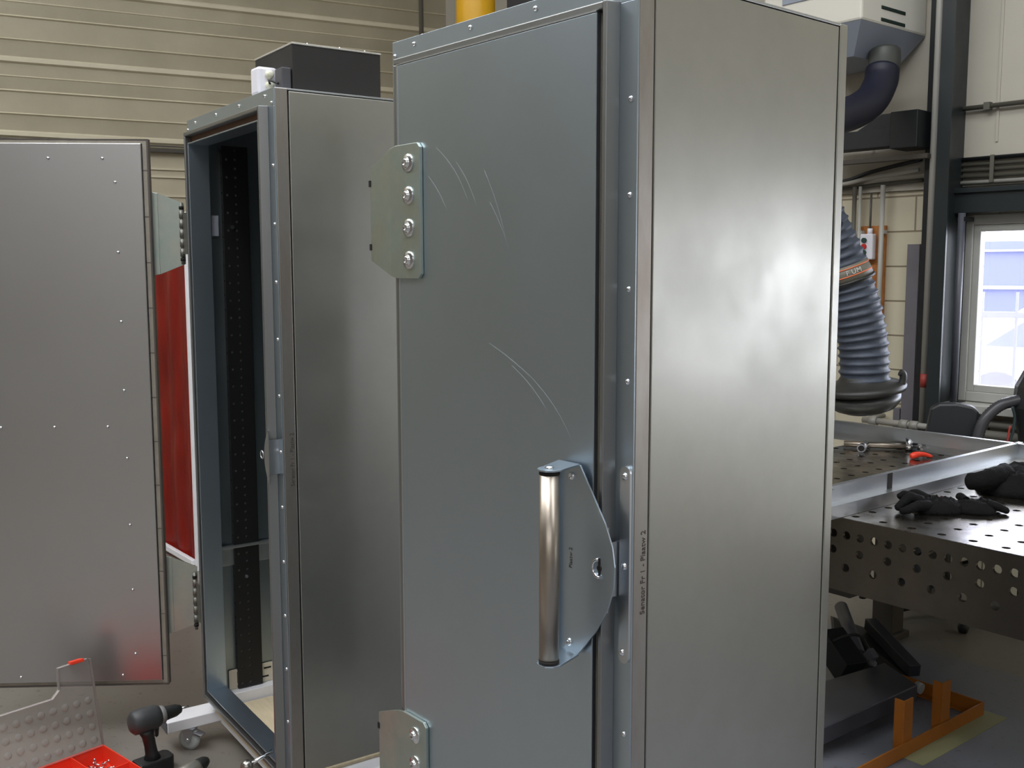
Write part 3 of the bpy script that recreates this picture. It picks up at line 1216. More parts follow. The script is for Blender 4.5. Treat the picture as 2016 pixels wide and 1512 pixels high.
# black box and white housings on top of the open cabinet
o = thing('black_box', 'matt black box standing on top of the open cabinet', 'box', C2.w(-.035, .068, T + .0017), C2.a)
bm = BM()
box(bm, -.285, 0, 0, .275, 0, .128, .0015)
link('box_body', bm, BLACKBOX, o)
bm = BM()
box(bm, -.287, .002, -.002, .277, .128, .1335, .001)
link('lid', bm, mat('grey_aluminium_lid', (205, 203, 196), .4, .6), o)
for x, y in ((-.012, .05), (-.012, .15), (-.012, .23), (-.1, .02)):
    bm = BM()
    lathe(bm, [(.006, 0), (.005, .004), (0, .005)], 12)
    link('lid_screw', bm, ZINC, o, loc=(x, y, .1335))
o = thing('junction_box', 'white plastic junction box with two cable glands on the cabinet top edge', 'junction box', C2.w(-.195, .004, T + .0017), C2.a)
bm = BM()
box(bm, 0, .060, 0, .060, 0, .078, .008)
link('housing', bm, WHITEP, o)
for z in (.056, .026):
    bm = BM()
    lathe(bm, [(.0, .016), (.007, .016), (.0105, .013), (.0115, .004), (.0125, 0)], 16, Matrix.Rotation(PI / 2, 4, 'Y'))
    link('cable_gland', bm, mat('ivory_gland', (226, 226, 205), .45), o, loc=(.060, .034, z))
o = thing('terminal_box', 'small dark grey terminal box between the white junction box and black box', 'terminal box', C2.w(-.092, .016, T + .0017), C2.a)
bm = BM()
box(bm, .0, .052, .022, .050, 0, .064, .003)
link('housing', bm, mat('dark_grey_plastic', (74, 74, 78), .45), o)
bm = BM()
tube(bm, smooth_path([(-.034, .022, .026), (-.015, .010, .034), (.01, .006, .030), (.035, .018, .020)], 5), .0032)
link('cable', bm, BLACKP, o)
# small bolt tip on the closed cabinet's top
bm = BM()
lathe(bm, [(.006, 0), (.005, .006), (0, .009)], 12)
tag(link('loose_screw', bm, ZINC, loc=C1.w(-.655, .02, T + .0016)), 'tiny bright screw lying on top of the closed cabinet', 'screw')

# ------------------------------------------------------------------ dolly under the open cabinet
o = thing('cabinet_dolly', 'white steel dolly beam on casters carrying the open cabinet', 'dolly', C2.w(-.755, 0, 0), C2.a)
bm = BM()
box(bm, -.045, .045, -.165, .76, .081, .120, .003)
link('beam', bm, WHITEPAINT, o)
bm = BM()
box(bm, -.041, .041, -.1668, -.165, .079, .116)
link('beam_end_cap', bm, DKGREY, o)
bm = BM()
box(bm, .66, .74, -.05, .76, .075, .120, .003)
link('beam', bm, WHITEPAINT, o)
bm = BM()
box(bm, .045, .66, .02, .08, .075, .118, .002)
box(bm, .045, .66, .56, .62, .075, .118, .002)
link('cross_beam', bm, WHITEPAINT, o)
casters = [(0.028, -.085), (0.0, .66), (.70, .02), (.70, .66)]
for k, (cx, cy) in enumerate(casters):
    bm = BM()
    for s in (-1, 1):
        prism(bm, [(-.020, .078), (.020, .078), (.008, .030), (-.008, .030)], s * .017 - .0015, s * .017 + .0015, 'y')
    box(bm, -.024, .024, -.020, .020, .0765, .0805)
    ck = link('caster_fork', bm, GALV_LT, o, loc=(cx, cy, 0), rotz=.75)
    bm = BM()
    lathe(bm, [(0, -.012), (.010, -.013), (.028, -.011), (.0385, -.009), (.039, 0), (.0385, .009), (.028, .011), (.010, .013), (0, .012)], 30, Matrix.Rotation(PI / 2, 4, 'X'))
    link('caster_wheel', bm, mat('grey_white_wheel', (168, 172, 170), .45), ck, loc=(0, 0, .039))
    bm = BM()
    cyl(bm, (0, -.022, .039), (0, .022, .039), .006)
    link('axle', bm, ZINC, ck)
    if k == 0:
        bm = BM()
        prism(bm, [(.010, .060), (.050, .052), (.052, .058), (.012, .072)], -.016, .016, 'y', .001)
        link('brake_lever', bm, ZINC, ck)
bm = BM()
box(bm, -.705, -.080, -.0, .60, .1205, .1300, .001)
tag(link('plywood_board', bm, PLY, loc=C2.w(0, 0, 0), rotz=C2.a), 'light plywood board lying on the dolly inside the open cabinet', 'board')

# ------------------------------------------------------------------ red welding screen behind
o = thing('welding_screen', 'red welding curtain in a white steel frame behind the open cabinet', 'welding screen', (-1.752, 5.585, 0), 0)
dirs = Vector((-.62, .78, 0)).normalized()
M_ = Matrix.Rotation(math.atan2(dirs.y, dirs.x), 4, 'Z')
bm = BM()
box(bm, -.015, .015, -.015, .015, .0, 1.98, .003, M_)
link('post', bm, WHITEPAINT, o)
bm = BM()
box(bm, .016, 1.3, .008, .034, .03, .062, .003, M_)
box(bm, .016, 1.3, .008, .034, 1.92, 1.96, .003, M_)
link('rail', bm, WHITEPAINT, o)
bm = BM()
box(bm, 1.31, 1.34, -.015, .015, 0, 1.98, .003, M_)
link('post', bm, WHITEPAINT, o)
bm = BM()
t_ = bmesh.new()
NX, NZ = 40, 30
g_ = [[t_.verts.new((.016 + 1.29 * i / NX, -.012 + .010 * math.sin(i * .9) + .008 * noise.noise(Vector((i * .3, j * .4, 0))),   .008 + 1.90 * j / NZ)) for j in range(NZ + 1)] for i in range(NX + 1)]
for i in range(NX):
    for j in range(NZ):
        f = t_.faces.new((g_[i][j], g_[i + 1][j], g_[i + 1][j + 1], g_[i][j + 1]))
        f.smooth = True
bmesh.ops.solidify(t_, geom=t_.faces[:], thickness=.002)
join(bm, t_, M_)
link('curtain', bm, RED, o)

# ------------------------------------------------------------------ tools on the floor at lower left
def drill(name, label, loc, rotz, M=None):
    o = thing(name, label, 'drill', loc, rotz)
    bm = BM()
    # battery foot
    prism(bm, [(-.060, -.035), (.050, -.035), (.062, -.022), (.062, .022), (.050, .035), (-.060, .035)], 0, .052, 'z', .006)
    link('battery', bm, BLACKP, o)
    bm = BM()
    t = bmesh.new()
    pts = [(-.004, 0, .045), (-.006, 0, .07), (-.010, 0, .10), (-.016, 0, .135), (-.022, 0, .160)]
    tube(bm, pts, [.030, .0205, .0190, .0205, .028], 18)
    link('grip', bm, BLACKP, o)
    bm = BM()
    Mx = Matrix.Translation((-.075, 0, .190)) @ Matrix.Rotation(PI / 2, 4, 'Y') @ Matrix.Scale(1.08, 4, (1, 0, 0))
    lathe(bm, [(0, 0), (.026, .002), (.036, .012), (.038, .04), (.037, .085), (.031, .10), (0, .10)], 28, Mx)
    link('motor_housing', bm, mat('dark_grey_drill_body', (58, 60, 62), .5, 0, .2, 40), o)
    bm = BM()
    lathe(bm, [(.0285, 0), (.0305, .002), (.0305, .014), (.026, .018), (0, .018)], 28, Matrix.Translation((.025, 0, .190)) @ Matrix.Rotation(PI / 2, 4, 'Y'))
    ring = link('torque_ring', bm, mat('grey_torque_ring', (122, 122, 120), .4), o)
    bm = BM()
    lathe(bm, [(.024, 0), (.0225, .016), (.021, .040), (.014, .058), (.008, .062), (0, .062)], 24, Matrix.Translation((.043, 0, .190)) @ Matrix.Rotation(PI / 2, 4, 'Y'))
    link('chuck', bm, BLACKP, o)
    bm = BM()
    prism(bm, [(.010, .150), (.022, .162), (.018, .125), (.010, .120)], -.008, .008, 'y', .002)
    link('trigger', bm, BLACKP, o)
    bm = BM()
    cyl(bm, (.104, 0, .190), (.130, 0, .190), .0035, seg=8)
    link('bit', bm, ZINC, o)
    return o


drill('cordless_drill', 'black cordless drill standing upright on its battery on the floor', (-1.200, 3.27, 0), .78)
o = thing('cordless_driver', 'cordless driver lying at the bottom edge, only its chuck end showing', 'driver', (-1.055, 3.22, 0), 1.1)
bm = BM()
lathe(bm, [(0, 0), (.022, .002), (.030, .012), (.030, .07), (.026, .082), (0, .082)], 28, Matrix.Translation((-.06, 0, .032)) @ Matrix.Rotation(PI / 2, 4, 'Y'))
link('gear_housing', bm, mat('pale_metal_housing', (150, 146, 138), .38, .6), o)
bm = BM()
lathe(bm, [(.020, 0), (.022, .006), (.020, .030), (.013, .044), (0, .046)], 20, Matrix.Translation((.023, 0, .036)) @ Matrix.Rotation(PI / 2, 4, 'Y'))
link('chuck', bm, BLACKP, o)
bm = BM()
tube(bm, [(-.02, 0, .022), (-.03, -.06, .022), (-.035, -.12, .024)], [.020, .018, .022], 14)
link('grip', bm, BLACKP, o)

# organiser box with open transparent lid
o = thing('organiser_box', 'red-orange compartment box with its clear lid open, on the floor', 'organiser box', (-1.400, 3.350, 0), math.radians(49))
bm = BM()
BW, BD, BH = .46, .36, .060
tw = .004
MB_ = None
box(bm, -BW, 0, -BD, 0, 0, .004)
box(bm, -BW, 0, -tw, 0, 0, BH, .001)
box(bm, -BW, 0, -BD, -BD + tw, 0, BH, .001)
box(bm, -tw, 0, -BD, 0, 0, BH, .001)
box(bm, -BW, -BW + tw, -BD, 0, 0, BH, .001)
link('tray', bm, REDORANGE, o)
for k in range(3):
    bm = BM()
    x = -.115 * (k + 1)
    box(bm, x - .0015, x + .0015, -BD + tw, -tw, .004, BH - .003)
    link('divider', bm, REDORANGE, o)
for k in range(1):
    bm = BM()
    yy = -.18 * (k + 1)
    box(bm, -BW + tw, -tw, yy - .0015, yy + .0015, .004, BH - .004)
    link('divider', bm, REDORANGE, o)
# lid swung up and slightly back, hinged at the rear rim
Ml = Matrix.Translation((0, .006, BH - .004)) @ Matrix.Rotation(math.radians(-13), 4, 'X')
bm = BM()
LH = .300
outl = [(-BW, 0), (0, 0), (0, LH - .004), (-.012, LH), (-.112, LH - .004), (-.118, LH - .075), (-.145, LH - .098), (-.36, LH - .098), (-.38, LH - .075), (-.385, LH - .004), (-BW, LH)]
prism(bm, outl, 0, .0022, 'y')
# rim around
for a_, b_ in zip(outl, outl[1:] + outl[:1]):
    dx, dz = b_[0] - a_[0], b_[1] - a_[1]
    L_ = math.hypot(dx, dz)
    an = math.atan2(dz, dx)
    Mr = Matrix.Translation((a_[0], 0, a_[1])) @ Matrix.Rotation(-an, 4, 'Y')
    box(bm, 0, L_, -.014, .003, -.0012, .0012, 0, Mr)
for r_i in range(4):
    for c_i in range(11):
        x, z = -.025 - .040 * c_i, .025 + .045 * r_i
        if z < LH - .10:
            lathe(bm, [(.0125, 0), (.012, .0035), (.008, .005), (0, .0055)], 10, Matrix.Translation((x, 0, z)) @ Matrix.Rotation(PI / 2, 4, 'X'))
ld = link('clear_lid', bm, CLEAR, o, M=Ml)
ld['label'] = 'open transparent lid with moulded studs'
for x in (-.050, -.42):
    bm = BM()
    prism(bm, [(-.024, -.016), (.024, -.016), (.021, .012), (-.021, .012)], -.003, .008, 'z', .002)
    link('latch', bm, REDORANGE, ld, loc=(x, -.008, LH - .002))
bm0 = BM()
cyl(bm0, (0, 0, 0), (0, 0, .022), .0028, seg=8)
cyl(bm0, (0, 0, .022), (0, 0, .026), .0055, seg=6)
sm = bm0
first = None
box_w = o.matrix_basis if False else Matrix.Translation(o.location) @ Matrix.Rotation(math.radians(49), 4, 'Z')
for k in range(16):
    px_, py_ = -.055 + R.uniform(-.026, .026), -.060 + R.uniform(-.026, .026)
    z_ = .006 + .0045 * (k // 3)
    if first is None:
        first = link('screw', bm0, ZINC)
        s = first
    else:
        s = first.copy()
        COL.objects.link(s)
    s.matrix_world = box_w @ Matrix.Translation((px_, py_, z_ + .003)) @ Matrix.Rotation(R.uniform(0, 6.28), 4, 'Z') @ Matrix.Rotation(R.uniform(1.35, 1.6), 4, 'Y')
    tag(s, 'small zinc screw lying in the corner compartment of the organiser box', 'screw', 'loose screws in the organiser box')

# ------------------------------------------------------------------ welding table
TA = math.atan2(-.775, .632)
TB = Loc(1.0966, 3.331, TA)                              # u along the front edge, v to the back; top at .85
TZ = .85
o = thing('welding_table', 'perforated steel welding table with a deep hole-punched apron', 'table', TB.w(0, 0, 0), TA)
U0, NU, NV = -.809, 46, 29
bm = BM()
box(bm, U0, U0 + NU * .05, 0.001, .0255, TZ - .0125, TZ)
perforated(bm, (U0, 0.025, TZ), (1, 0, 0), (0, 1, 0), NU, NV, .05, lambda i, j: i % 2 == 0 and j % 2 == 0, .0135, 12, (0, 0, -.012))
bmesh.ops.translate(bm, vec=(0, 0, 0), verts=bm.verts[:])
box(bm, U0, U0 + NU * .05, 0, .004, TZ - .0125, TZ)
link('table_top', bm, TABLE, o)
bm = BM()
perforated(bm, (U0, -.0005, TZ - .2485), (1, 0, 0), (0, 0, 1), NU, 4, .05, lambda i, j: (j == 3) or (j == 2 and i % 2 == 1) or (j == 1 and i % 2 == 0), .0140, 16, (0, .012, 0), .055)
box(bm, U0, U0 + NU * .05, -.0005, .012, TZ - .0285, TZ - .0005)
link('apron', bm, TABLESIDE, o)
bm = BM()
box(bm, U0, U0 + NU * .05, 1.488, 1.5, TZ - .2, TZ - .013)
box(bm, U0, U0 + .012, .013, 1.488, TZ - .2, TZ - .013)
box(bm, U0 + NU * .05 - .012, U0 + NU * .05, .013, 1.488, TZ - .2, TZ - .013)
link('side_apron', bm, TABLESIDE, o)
BRN = mat('brown_steel_leg', (74, 68, 60), .5, 0, .2, 8)
for u_, v_ in ((-.55, 1.25), (1.35, .10), (1.35, 1.30)):
    bm = BM()
    box(bm, u_ - .05, u_ + .05, v_ - .05, v_ + .05, .03, TZ - .014, .004)
    box(bm, u_ - .07, u_ + .07, v_ - .07, v_ + .07, 0, .03, .003)
    link('leg', bm, BRN, o)
bm = BM()
box(bm, -.60, -.02, .09, .21, .55, TZ - .014, .004)
link('leg_bracket', bm, BRN, o)
bm = BM()
box(bm, -.60, -.50, .10, .20, 0, .55, .004)
link('leg', bm, BRN, o)
bm = BM()
cyl(bm, (-.02, .18, .57), (.0, .75, .66), .012)
cyl(bm, (-.015, .16, .64), (-.015, .16, .54), .012)
cyl(bm, (-.015, .16, .56), (.14, .60, .62), .011)
link('brace', bm, BLACKSTEEL, o)

# galvanised frame lying on the table
FB = Loc(2.108, 4.208, math.atan2(.79, 1.005))           # u from the front-left end towards the right corner (negative = towards us)
FB.u = Vector((.775, .632, 0)); FB.v = Vector((-.632, .775, 0)); FB.a = math.atan2(.632, .775)
fo = thing('sheet_metal_frame', 'galvanised rectangular sheet metal frame lying on the welding table', 'frame', FB.w(0, 0, TZ + .001), FB.a)
LL, WW, HH = 1.40, .95, .100
bm = BM()
# rail cross-section (v outward negative): flange foot, ledge, web, lip
sec = [(0, HH), (.018, HH), (.018, HH - .003), (.003, HH - .003), (.003, .004), (.040, .004), (.040, 0), (-.032, 0), (-.032, .040), (-.001, .040), (-.001, .043), (0, .043)]
sec = [(0, HH), (.020, HH), (.020, HH - .004), (.004, HH - .004), (.004, .040), (-.030, .040), (-.030, 0), (-.034, 0), (-.034, .044), (0, .044)]
prism(bm, sec, -LL, .034, 'x')
fr_ = link('front_rail', bm, GALV_LT, fo)
bm = BM()
prism(bm, [(-a, b) for a, b in sec], -LL, .034, 'x', 0, Matrix.Translation((0, WW, 0)))
link('back_rail', bm, GALV_LT, fo)
bm = BM()
Mq = Matrix.Rotation(PI / 2, 4, 'Z')
prism(bm, sec, -.0335, WW + .0335, 'x', 0, Mq)
link('end_rail', bm, GALV_LT, fo)
bm = BM()
prism(bm, [(-a, b) for a, b in sec], -.0335, WW + .0335, 'x', 0, Matrix.Translation((-LL, 0, 0)) @ Mq)
link('end_rail', bm, GALV_LT, fo)
bm = BM()
box(bm, -1.005, -.975, -.0015, -.0003, .0445, HH)
mk = link('black_mark', bm, DARK, fo)

# things on the table inside the frame
o = thing('pipe_clamp', 'steel bar clamp with round jaws lying inside the sheet metal frame', 'clamp', TB.w(-.66, 1.26, TZ), TA + .62)
bm = BM()
cyl(bm, (-.13, 0, .020), (.16, 0, .020), .014)
link('bar', bm, STEEL, o)
for x, r_ in ((.15, .030), (.20, .026), (.245, .028)):
    bm = BM()
    cyl(bm, (-.014, 0, .031), (.014, 0, .031), r_)
    cyl(bm, (0, 0, .03), (0, -.0, .066), .009)
    link('clamp_jaw', bm, ZINC, o, loc=(x, 0, 0))
bm = BM()
cyl(bm, (.16, 0, .024), (.26, 0, .024), .009)
cyl(bm, (.20, -.05, .018), (.20, .05, .018), .006)
link('clamp_screw', bm, ZINC, o)
o = thing('socket_extension', 'short shiny steel socket lying in front of the bar clamp', 'socket', TB.w(-.645, 1.135, TZ), .6)
bm = BM()
cyl(bm, (0, 0, .020), (.095, .050, .020), .019)
link('socket', bm, ZINC, o)
bm = BM()
cyl(bm, (-.001, -.0005, .020), (-.0022, -.001, .020), .013)
link('socket_opening', bm, DARK, o)
o = thing('orange_clamp_grip', 'orange plastic clamp grip lying beside the clamp jaws', 'grip', TB.w(-.395, 1.20, TZ), .2)
bm = BM()
tube(bm, smooth_path([(-.05, 0, .012), (-.02, .0, .020), (.02, .004, .018), (.05, -.004, .009)], 4), [.010, .013, .014, .014, .013, .012, .011, .010, .010, .009, .008, .007, .006])
link('grip', bm, REDORANGE, o)
bm = BM()
box(bm, 0, .20, 0, .035, 0, .016, .001)
tag(link('rubber_strip', bm, DARK, loc=TB.w(-.52, 1.41, TZ), rotz=TA + .1), 'flat black strip lying in the far corner of the frame', 'strip')
bm = BM()
cyl(bm, (0, 0, .006), (.03, .01, .006), .006)
cyl(bm, (-.005, -.0017, .0075), (0, 0, .0075), .0085, seg=6)
tag(link('bolt', bm, BLACKSTEEL, loc=TB.w(-.28, 1.33, TZ)), 'small dark bolt lying near the orange grip inside the frame', 'bolt')


def lump(bm, cx, cy, rx, ry, h, rot, seed, nseg=34, nr=13, fold=.35, z0=0.0):
    t = bmesh.new()
    rings = []
    for j in range(nr):
        a = j / (nr - 1) * PI / 2
        ring = []
        for i in range(nseg):
            th = i * 2 * PI / nseg
            e = 1 + fold * .35 * noise.noise(Vector((math.cos(th) * 1.3 + seed, math.sin(th) * 1.3, seed)))
            x, y = math.cos(th) * math.cos(a) * rx * e, math.sin(th) * math.cos(a) * ry * e
            q = Vector((x / max(rx, ry) * 2.2 + seed, y / max(rx, ry) * 2.2, 0))
            rid = 1 - abs(noise.noise(q * 1.7)) * 2.2
            z = math.sin(a) ** .8 * h * (.66 + fold * .6 * rid + .12 * noise.noise(q * 4))
            ring.append(t.verts.new((x, y, max(0, z))))
        rings.append(ring)
    for A, Bq in zip(rings, rings[1:]):
        for i in range(nseg):
            f = t.faces.new((A[i], A[(i + 1) % nseg], Bq[(i + 1) % nseg], Bq[i]))
            f.smooth = True
    t.faces.new(rings[0][::-1])
    t.faces.new(rings[-1])
    join(bm, t, Matrix.Translation((cx, cy, z0)) @ Matrix.Rotation(rot, 4, 'Z'))


def finger(bm, pts, r, rt):
    p = smooth_path(pts, 5)
    n_ = len(p)
    rad = [(r + (rt - r) * i / (n_ - 1)) * (1 + .12 * noise.noise(Vector((i * .9, r * 90, 0)))) for i in range(n_)]
    rad[-1] *= .55
    tube(bm, p, rad, 12)


o = thing('work_gloves', 'crumpled black work gloves lying on the welding table in front of the frame', 'gloves', TB.w(.155, .335, TZ + .0005), 0)
bm = BM()
lump(bm, .0, .0, .085, .060, .062, .2, 3.1)
finger(bm, [(-.06, .01, .03), (-.10, .005, .045), (-.13, -.01, .03), (-.155, -.02, .012)], .022, .012)
finger(bm, [(-.05, -.03, .025), (-.09, -.045, .03), (-.13, -.055, .018), (-.155, -.05, .010)], .020, .011)
finger(bm, [(-.05, .04, .03), (-.08, .055, .042), (-.10, .062, .045), (-.12, .062, .034)], .017, .011)
finger(bm, [(-.02, .05, .03), (-.05, .08, .045), (-.075, .09, .035), (-.10, .09, .018)], .017, .011)
link('glove', bm, GLOVE, o)
bm = BM()
lump(bm, .105, -.01, .080, .050, .050, -.3, 7.7)
finger(bm, [(.15, -.02, .03), (.185, -.035, .022), (.21, -.055, .010)], .019, .010)
finger(bm, [(.14, .01, .03), (.18, .0, .020), (.205, -.01, .010)], .017, .010)
finger(bm, [(.10, .03, .03), (.095, .060, .040), (.10, .085, .030)], .015, .010)
link('glove', bm, GLOVE, o)
bm = BM()
lump(bm, .045, .085, .035, .022, .036, .2, 1.2)  # solid red lump standing in for a reflection by the gloves
tag(link('red_reflection', bm, mat('dark_red_reflection', (120, 40, 38), .8), loc=TB.w(.145, .335, TZ + .0005)), 'dark red reflection behind the black gloves, modelled as a small lump', 'reflection')
o = thing('black_jacket', 'black work jacket heaped on the table at the right edge', 'jacket', TB.w(.22, .86, TZ + .0005), 0)
bm = BM()
lump(bm, .05, .05, .23, .17, .13, .3, 11.3, fold=.30)
finger(bm, [(-.08, .02, .06), (-.15, -.02, .058), (-.20, -.03, .052), (-.235, .0, .045)], .045, .030)
finger(bm, [(.02, -.10, .056), (.0, -.19, .056), (.05, -.25, .046), (.12, -.28, .038)], .045, .028)
link('body', bm, GLOVE, o)

# black things beyond the table on the right: padded rest, hoses, welding mask
XB = Vector((2.14, 4.98, 0))
o = thing('padded_backrest', 'black padded backrest beyond the table under the window', 'chair', XB, -.35)
bm = BM()
t_ = bmesh.new()
prism(bm, [(-.115, .78), (.125, .78), (.135, .985), (.105, 1.010), (.03, 1.022), (-.045, 1.018), (-.085, .995)], -.035, .035, 'y', .012)
link('pad', bm, mat('black_vinyl', (40, 43, 46), .38), o)
bm = BM()
box(bm, -.02, .02, -.02, .02, .45, .80, .003)
cyl(bm, (0, -.15, .06), (0, -.15, .45), .025)
box(bm, -.02, .02, -.17, .02, .43, .46)
link('back_bar', bm, BLACKSTEEL, o)
bm = BM()
box(bm, -.22, .22, -.38, .04, .46, .53, .02)
link('seat', bm, mat('black_vinyl_seat', (36, 38, 40), .45), o)
for k in range(5):
    a_ = k * 2 * PI / 5
    bm = BM()
    cyl(bm, (0, -.15, .07), (.26 * math.cos(a_), -.15 + .26 * math.sin(a_), .05), .018)
    lathe(bm, [(0, -.025), (.02, -.02), (.025, 0), (.02, .02), (0, .025)], 12, Matrix.Translation((.26 * math.cos(a_), -.15 + .26 * math.sin(a_), .026)))
    link('leg', bm, BLACKSTEEL, o)

HP = Vector((2.46, 4.84, 0))
o = thing('welding_mask', 'faceted black welding mask cut off by the right edge of the picture', 'mask', Vector((2.50, 4.86, .80)), .35)
bm = BM()
t_ = bmesh.new()
secs = [(.00, .050, .06), (.10, .070, .08), (.21, .100, .10), (.31, .085, .10), (.385, .045, .07), (.42, .01, .03)]
rings = []
for z_, rx_, ry_ in secs:
    rings.append([t_.verts.new((rx_ * math.cos(k * PI / 5 + .3), ry_ * math.sin(k * PI / 5 + .3), z_)) for k in range(10)])
for A, Bq in zip(rings, rings[1:]):
    for k in range(10):
        t_.faces.new((A[k], A[(k + 1) % 10], Bq[(k + 1) % 10], Bq[k]))
t_.faces.new(rings[0][::-1])
t_.faces.new(rings[-1])
join(bm, t_)
link('shell', bm, mat('black_mask_plastic', (44, 45, 47), .42), o)
bm = BM()
for z_ in (.24, .225):
    box(bm, -.07, .02, -.104, -.092, z_, z_ + .006, .002)
link('vent', bm, BLACKRAIL, o)
bm = BM()
cyl(bm, (.0, .02, -.80), (.0, .02, .01), .02)
cyl(bm, (0, .02, -.80), (0, .02, -.78), .16)
link('stand', bm, BLACKSTEEL, o)
bm = BM()
pts = smooth_path([(2.225, 4.86, .70), (2.232, 4.86, .86), (2.262, 4.86, .955), (2.33, 4.86, 1.02), (2.39, 4.86, 1.040), (2.43, 4.86, 1.05)], 14)
rad = [.026 + (.0022 if (i % 2) else -.001) for i in range(len(pts))]
tube(bm, pts, rad, 16)
tag(link('ribbed_hose', bm, mat('black_ribbed_hose', (66, 66, 70), .35), None), 'black ribbed hose curving from behind the table to the welding mask', 'hose')
bm = BM()
tube(bm, smooth_path([(2.375, 4.83, 1.02), (2.39, 4.83, .97), (2.385, 4.83, .90), (2.365, 4.83, .82), (2.36, 4.83, .70)], 6), .007, 8)
tag(link('cable', bm, mat('dark_green_cable', (46, 60, 62), .5)), 'thin dark cable hanging below the ribbed hose', 'cable')
bm = BM()
tube(bm, smooth_path([(2.36, 4.81, .93), (2.352, 4.81, .86), (2.35, 4.81, .72)], 6), .005, 8)
tag(link('cable', bm, mat('red_cable', (170, 60, 50), .5)), 'thin red cable beside the dark one below the ribbed hose', 'cable')

# ------------------------------------------------------------------ fume extractor
FG = Vector((.775, .632, 0))
near = Vector((1.69, 5.12, 0))
o = thing('fume_extractor', 'white fume extractor unit with a long ribbed hose and black hood', 'fume extractor', (near.x, near.y, 2.6), math.atan2(FG.y, FG.x))
# local x = along the slotted face to the wall, y = away to the left
DX, DY = .60, .58
zb = .27
bm = BM()
box(bm, 0, DX, 0, DY, zb, 1.05, .012)
link('fan_housing', bm, FANWHITE, o)
bm = BM()
t_ = bmesh.new()
top = [(0.004, .004), (DX - .004, .004), (DX - .004, DY - .004), (.004, DY - .004)]
bot = [(.10, .10), (DX - .09, .10), (DX - .09, DY - .08), (.10, DY - .08)]
A = [t_.verts.new((x, y, zb)) for x, y in top]
Bq = [t_.verts.new((x, y, .125)) for x, y in bot]
for k in range(4):
    t_.faces.new((A[k], A[(k + 1) % 4], Bq[(k + 1) % 4], Bq[k]))
t_.faces.new(A)
t_.faces.new(Bq[::-1])
join(bm, t_)
link('hopper', bm, FANGREY, o)
for z_ in (.345, .285 + .002):
    bm = BM()
    box(bm, .17, .39, -.004, .004, z_, z_ + .017, .003)
    link('vent_slot', bm, SLOT, o)
bm = BM()
box(bm, -.006, 0.004, .14, .46, .42, .62, .003)
link('filter_door', bm, FANGREY, o)
bm = BM()
box(bm, DX, DX + .06, .1, .5, .35, .9)
link('wall_bracket', bm, BLACKSTEEL, o)


def wp(px, py, Y):
    X, Yv = (px - 1008) / F, (py - 756) / F
    d = Vector((X, math.cos(P) - Yv * math.sin(P), -math.sin(P) - Yv * math.cos(P)))
    return Vector((0, 0, H)) + d * (Y / d.y)


Mi = (Matrix.Translation(o.location) @ Matrix.Rotation(o.rotation_euler.z, 4, 'Z')).inverted()
bm = BM()
pts = smooth_path([wp(1742, 105, 5.30), wp(1742, 125, 5.28), wp(1738, 148, 5.25)], 5)
tube(bm, pts, .078, 26, M=Mi)
link('duct_collar', bm, mat('grey_duct_collar', (66, 68, 64), .45), o)
bm = BM()
pts = smooth_path([wp(1738, 140, 5.25), wp(1734, 165, 5.22), wp(1716, 198, 5.15), wp(1685, 220, 5.05), wp(1640, 238, 4.92), wp(1600, 280, 4.75), wp(1596, 350, 4.62), wp(1620, 430, 4.58), wp(1640, 470, 4.6)], 7)
tube(bm, pts, .082, 28, M=Mi)
link('upper_hose', bm, BLUEHOSE, o)
# ribbed lower hose
ctrl = [wp(1622, 425, 4.6), wp(1650, 490, 4.6), wp(1670, 550, 4.6), wp(1686, 610, 4.6), wp(1699, 680, 4.6), wp(1702, 755, 4.6)]
pts = smooth_path(ctrl, 30)
L_ = 0
rad = []
for i, p in enumerate(pts):
    if i:
        L_ += (p - pts[i - 1]).length
    g = .093 if i < 70 else .1
    g = .088 + .018 * min(1, i / 90)
    ph = (L_ / .038) % 1
    rad.append(g * (1 + (.052 if ph < .28 else -.03 * math.sin((ph - .28) / .72 * PI))))
bm = BM()
tube(bm, pts, rad, 36, M=Mi)
hz = link('ribbed_hose', bm, HOSE, o)
# band
bm = BM()
ib = 46
ppts = [pts[ib + k] for k in range(0, 13)]
dirb = (pts[ib + 8] - pts[ib - 8]).normalized()
base = pts[ib]
tube(bm, [base, base + dirb * .082], [.104, .112], 40, M=Mi)
bd = link('hose_band', bm, OLIVE, o)
bm = BM()
tube(bm, [base + dirb * .010, base + dirb * .015], [.1062, .1068], 40, M=Mi)
tube(bm, [base + dirb * .044, base + dirb * .049], [.110, .1106], 40, M=Mi)
link('orange_line', bm, ORLINE, bd)
bm = BM()
tube(bm, [base + dirb * .068, base + dirb * .080], [.1145, .1155], 40, M=Mi)
link('black_rim', bm, BLACKP, bd)
# lettering around the band, curved letter by letter
xa, ya = frame_of(dirb)
up = -dirb
tocam = (Vector((0, 0, H)) - base)
tocam = (tocam - dirb * tocam.dot(dirb)).normalized()
right = up.cross(tocam)
right = -right if right.x < 0 else right
for k, ch in enumerate('FUM'):
    an = -.02 + k * .21
    nrm = (tocam * math.cos(an) + right * math.sin(an)).normalized()
    tg = up.cross(nrm).normalized()
    ctr = base + dirb * .040 + nrm * .1105
    Mw = Matrix((( tg.x, up.x, nrm.x, ctr.x), (tg.y, up.y, nrm.y, ctr.y), (tg.z, up.z, nrm.z, ctr.z), (0, 0, 0, 1)))
    writing(ch, .030, WHITETXT, bd, Mi @ Mw, 'letter', .0006)
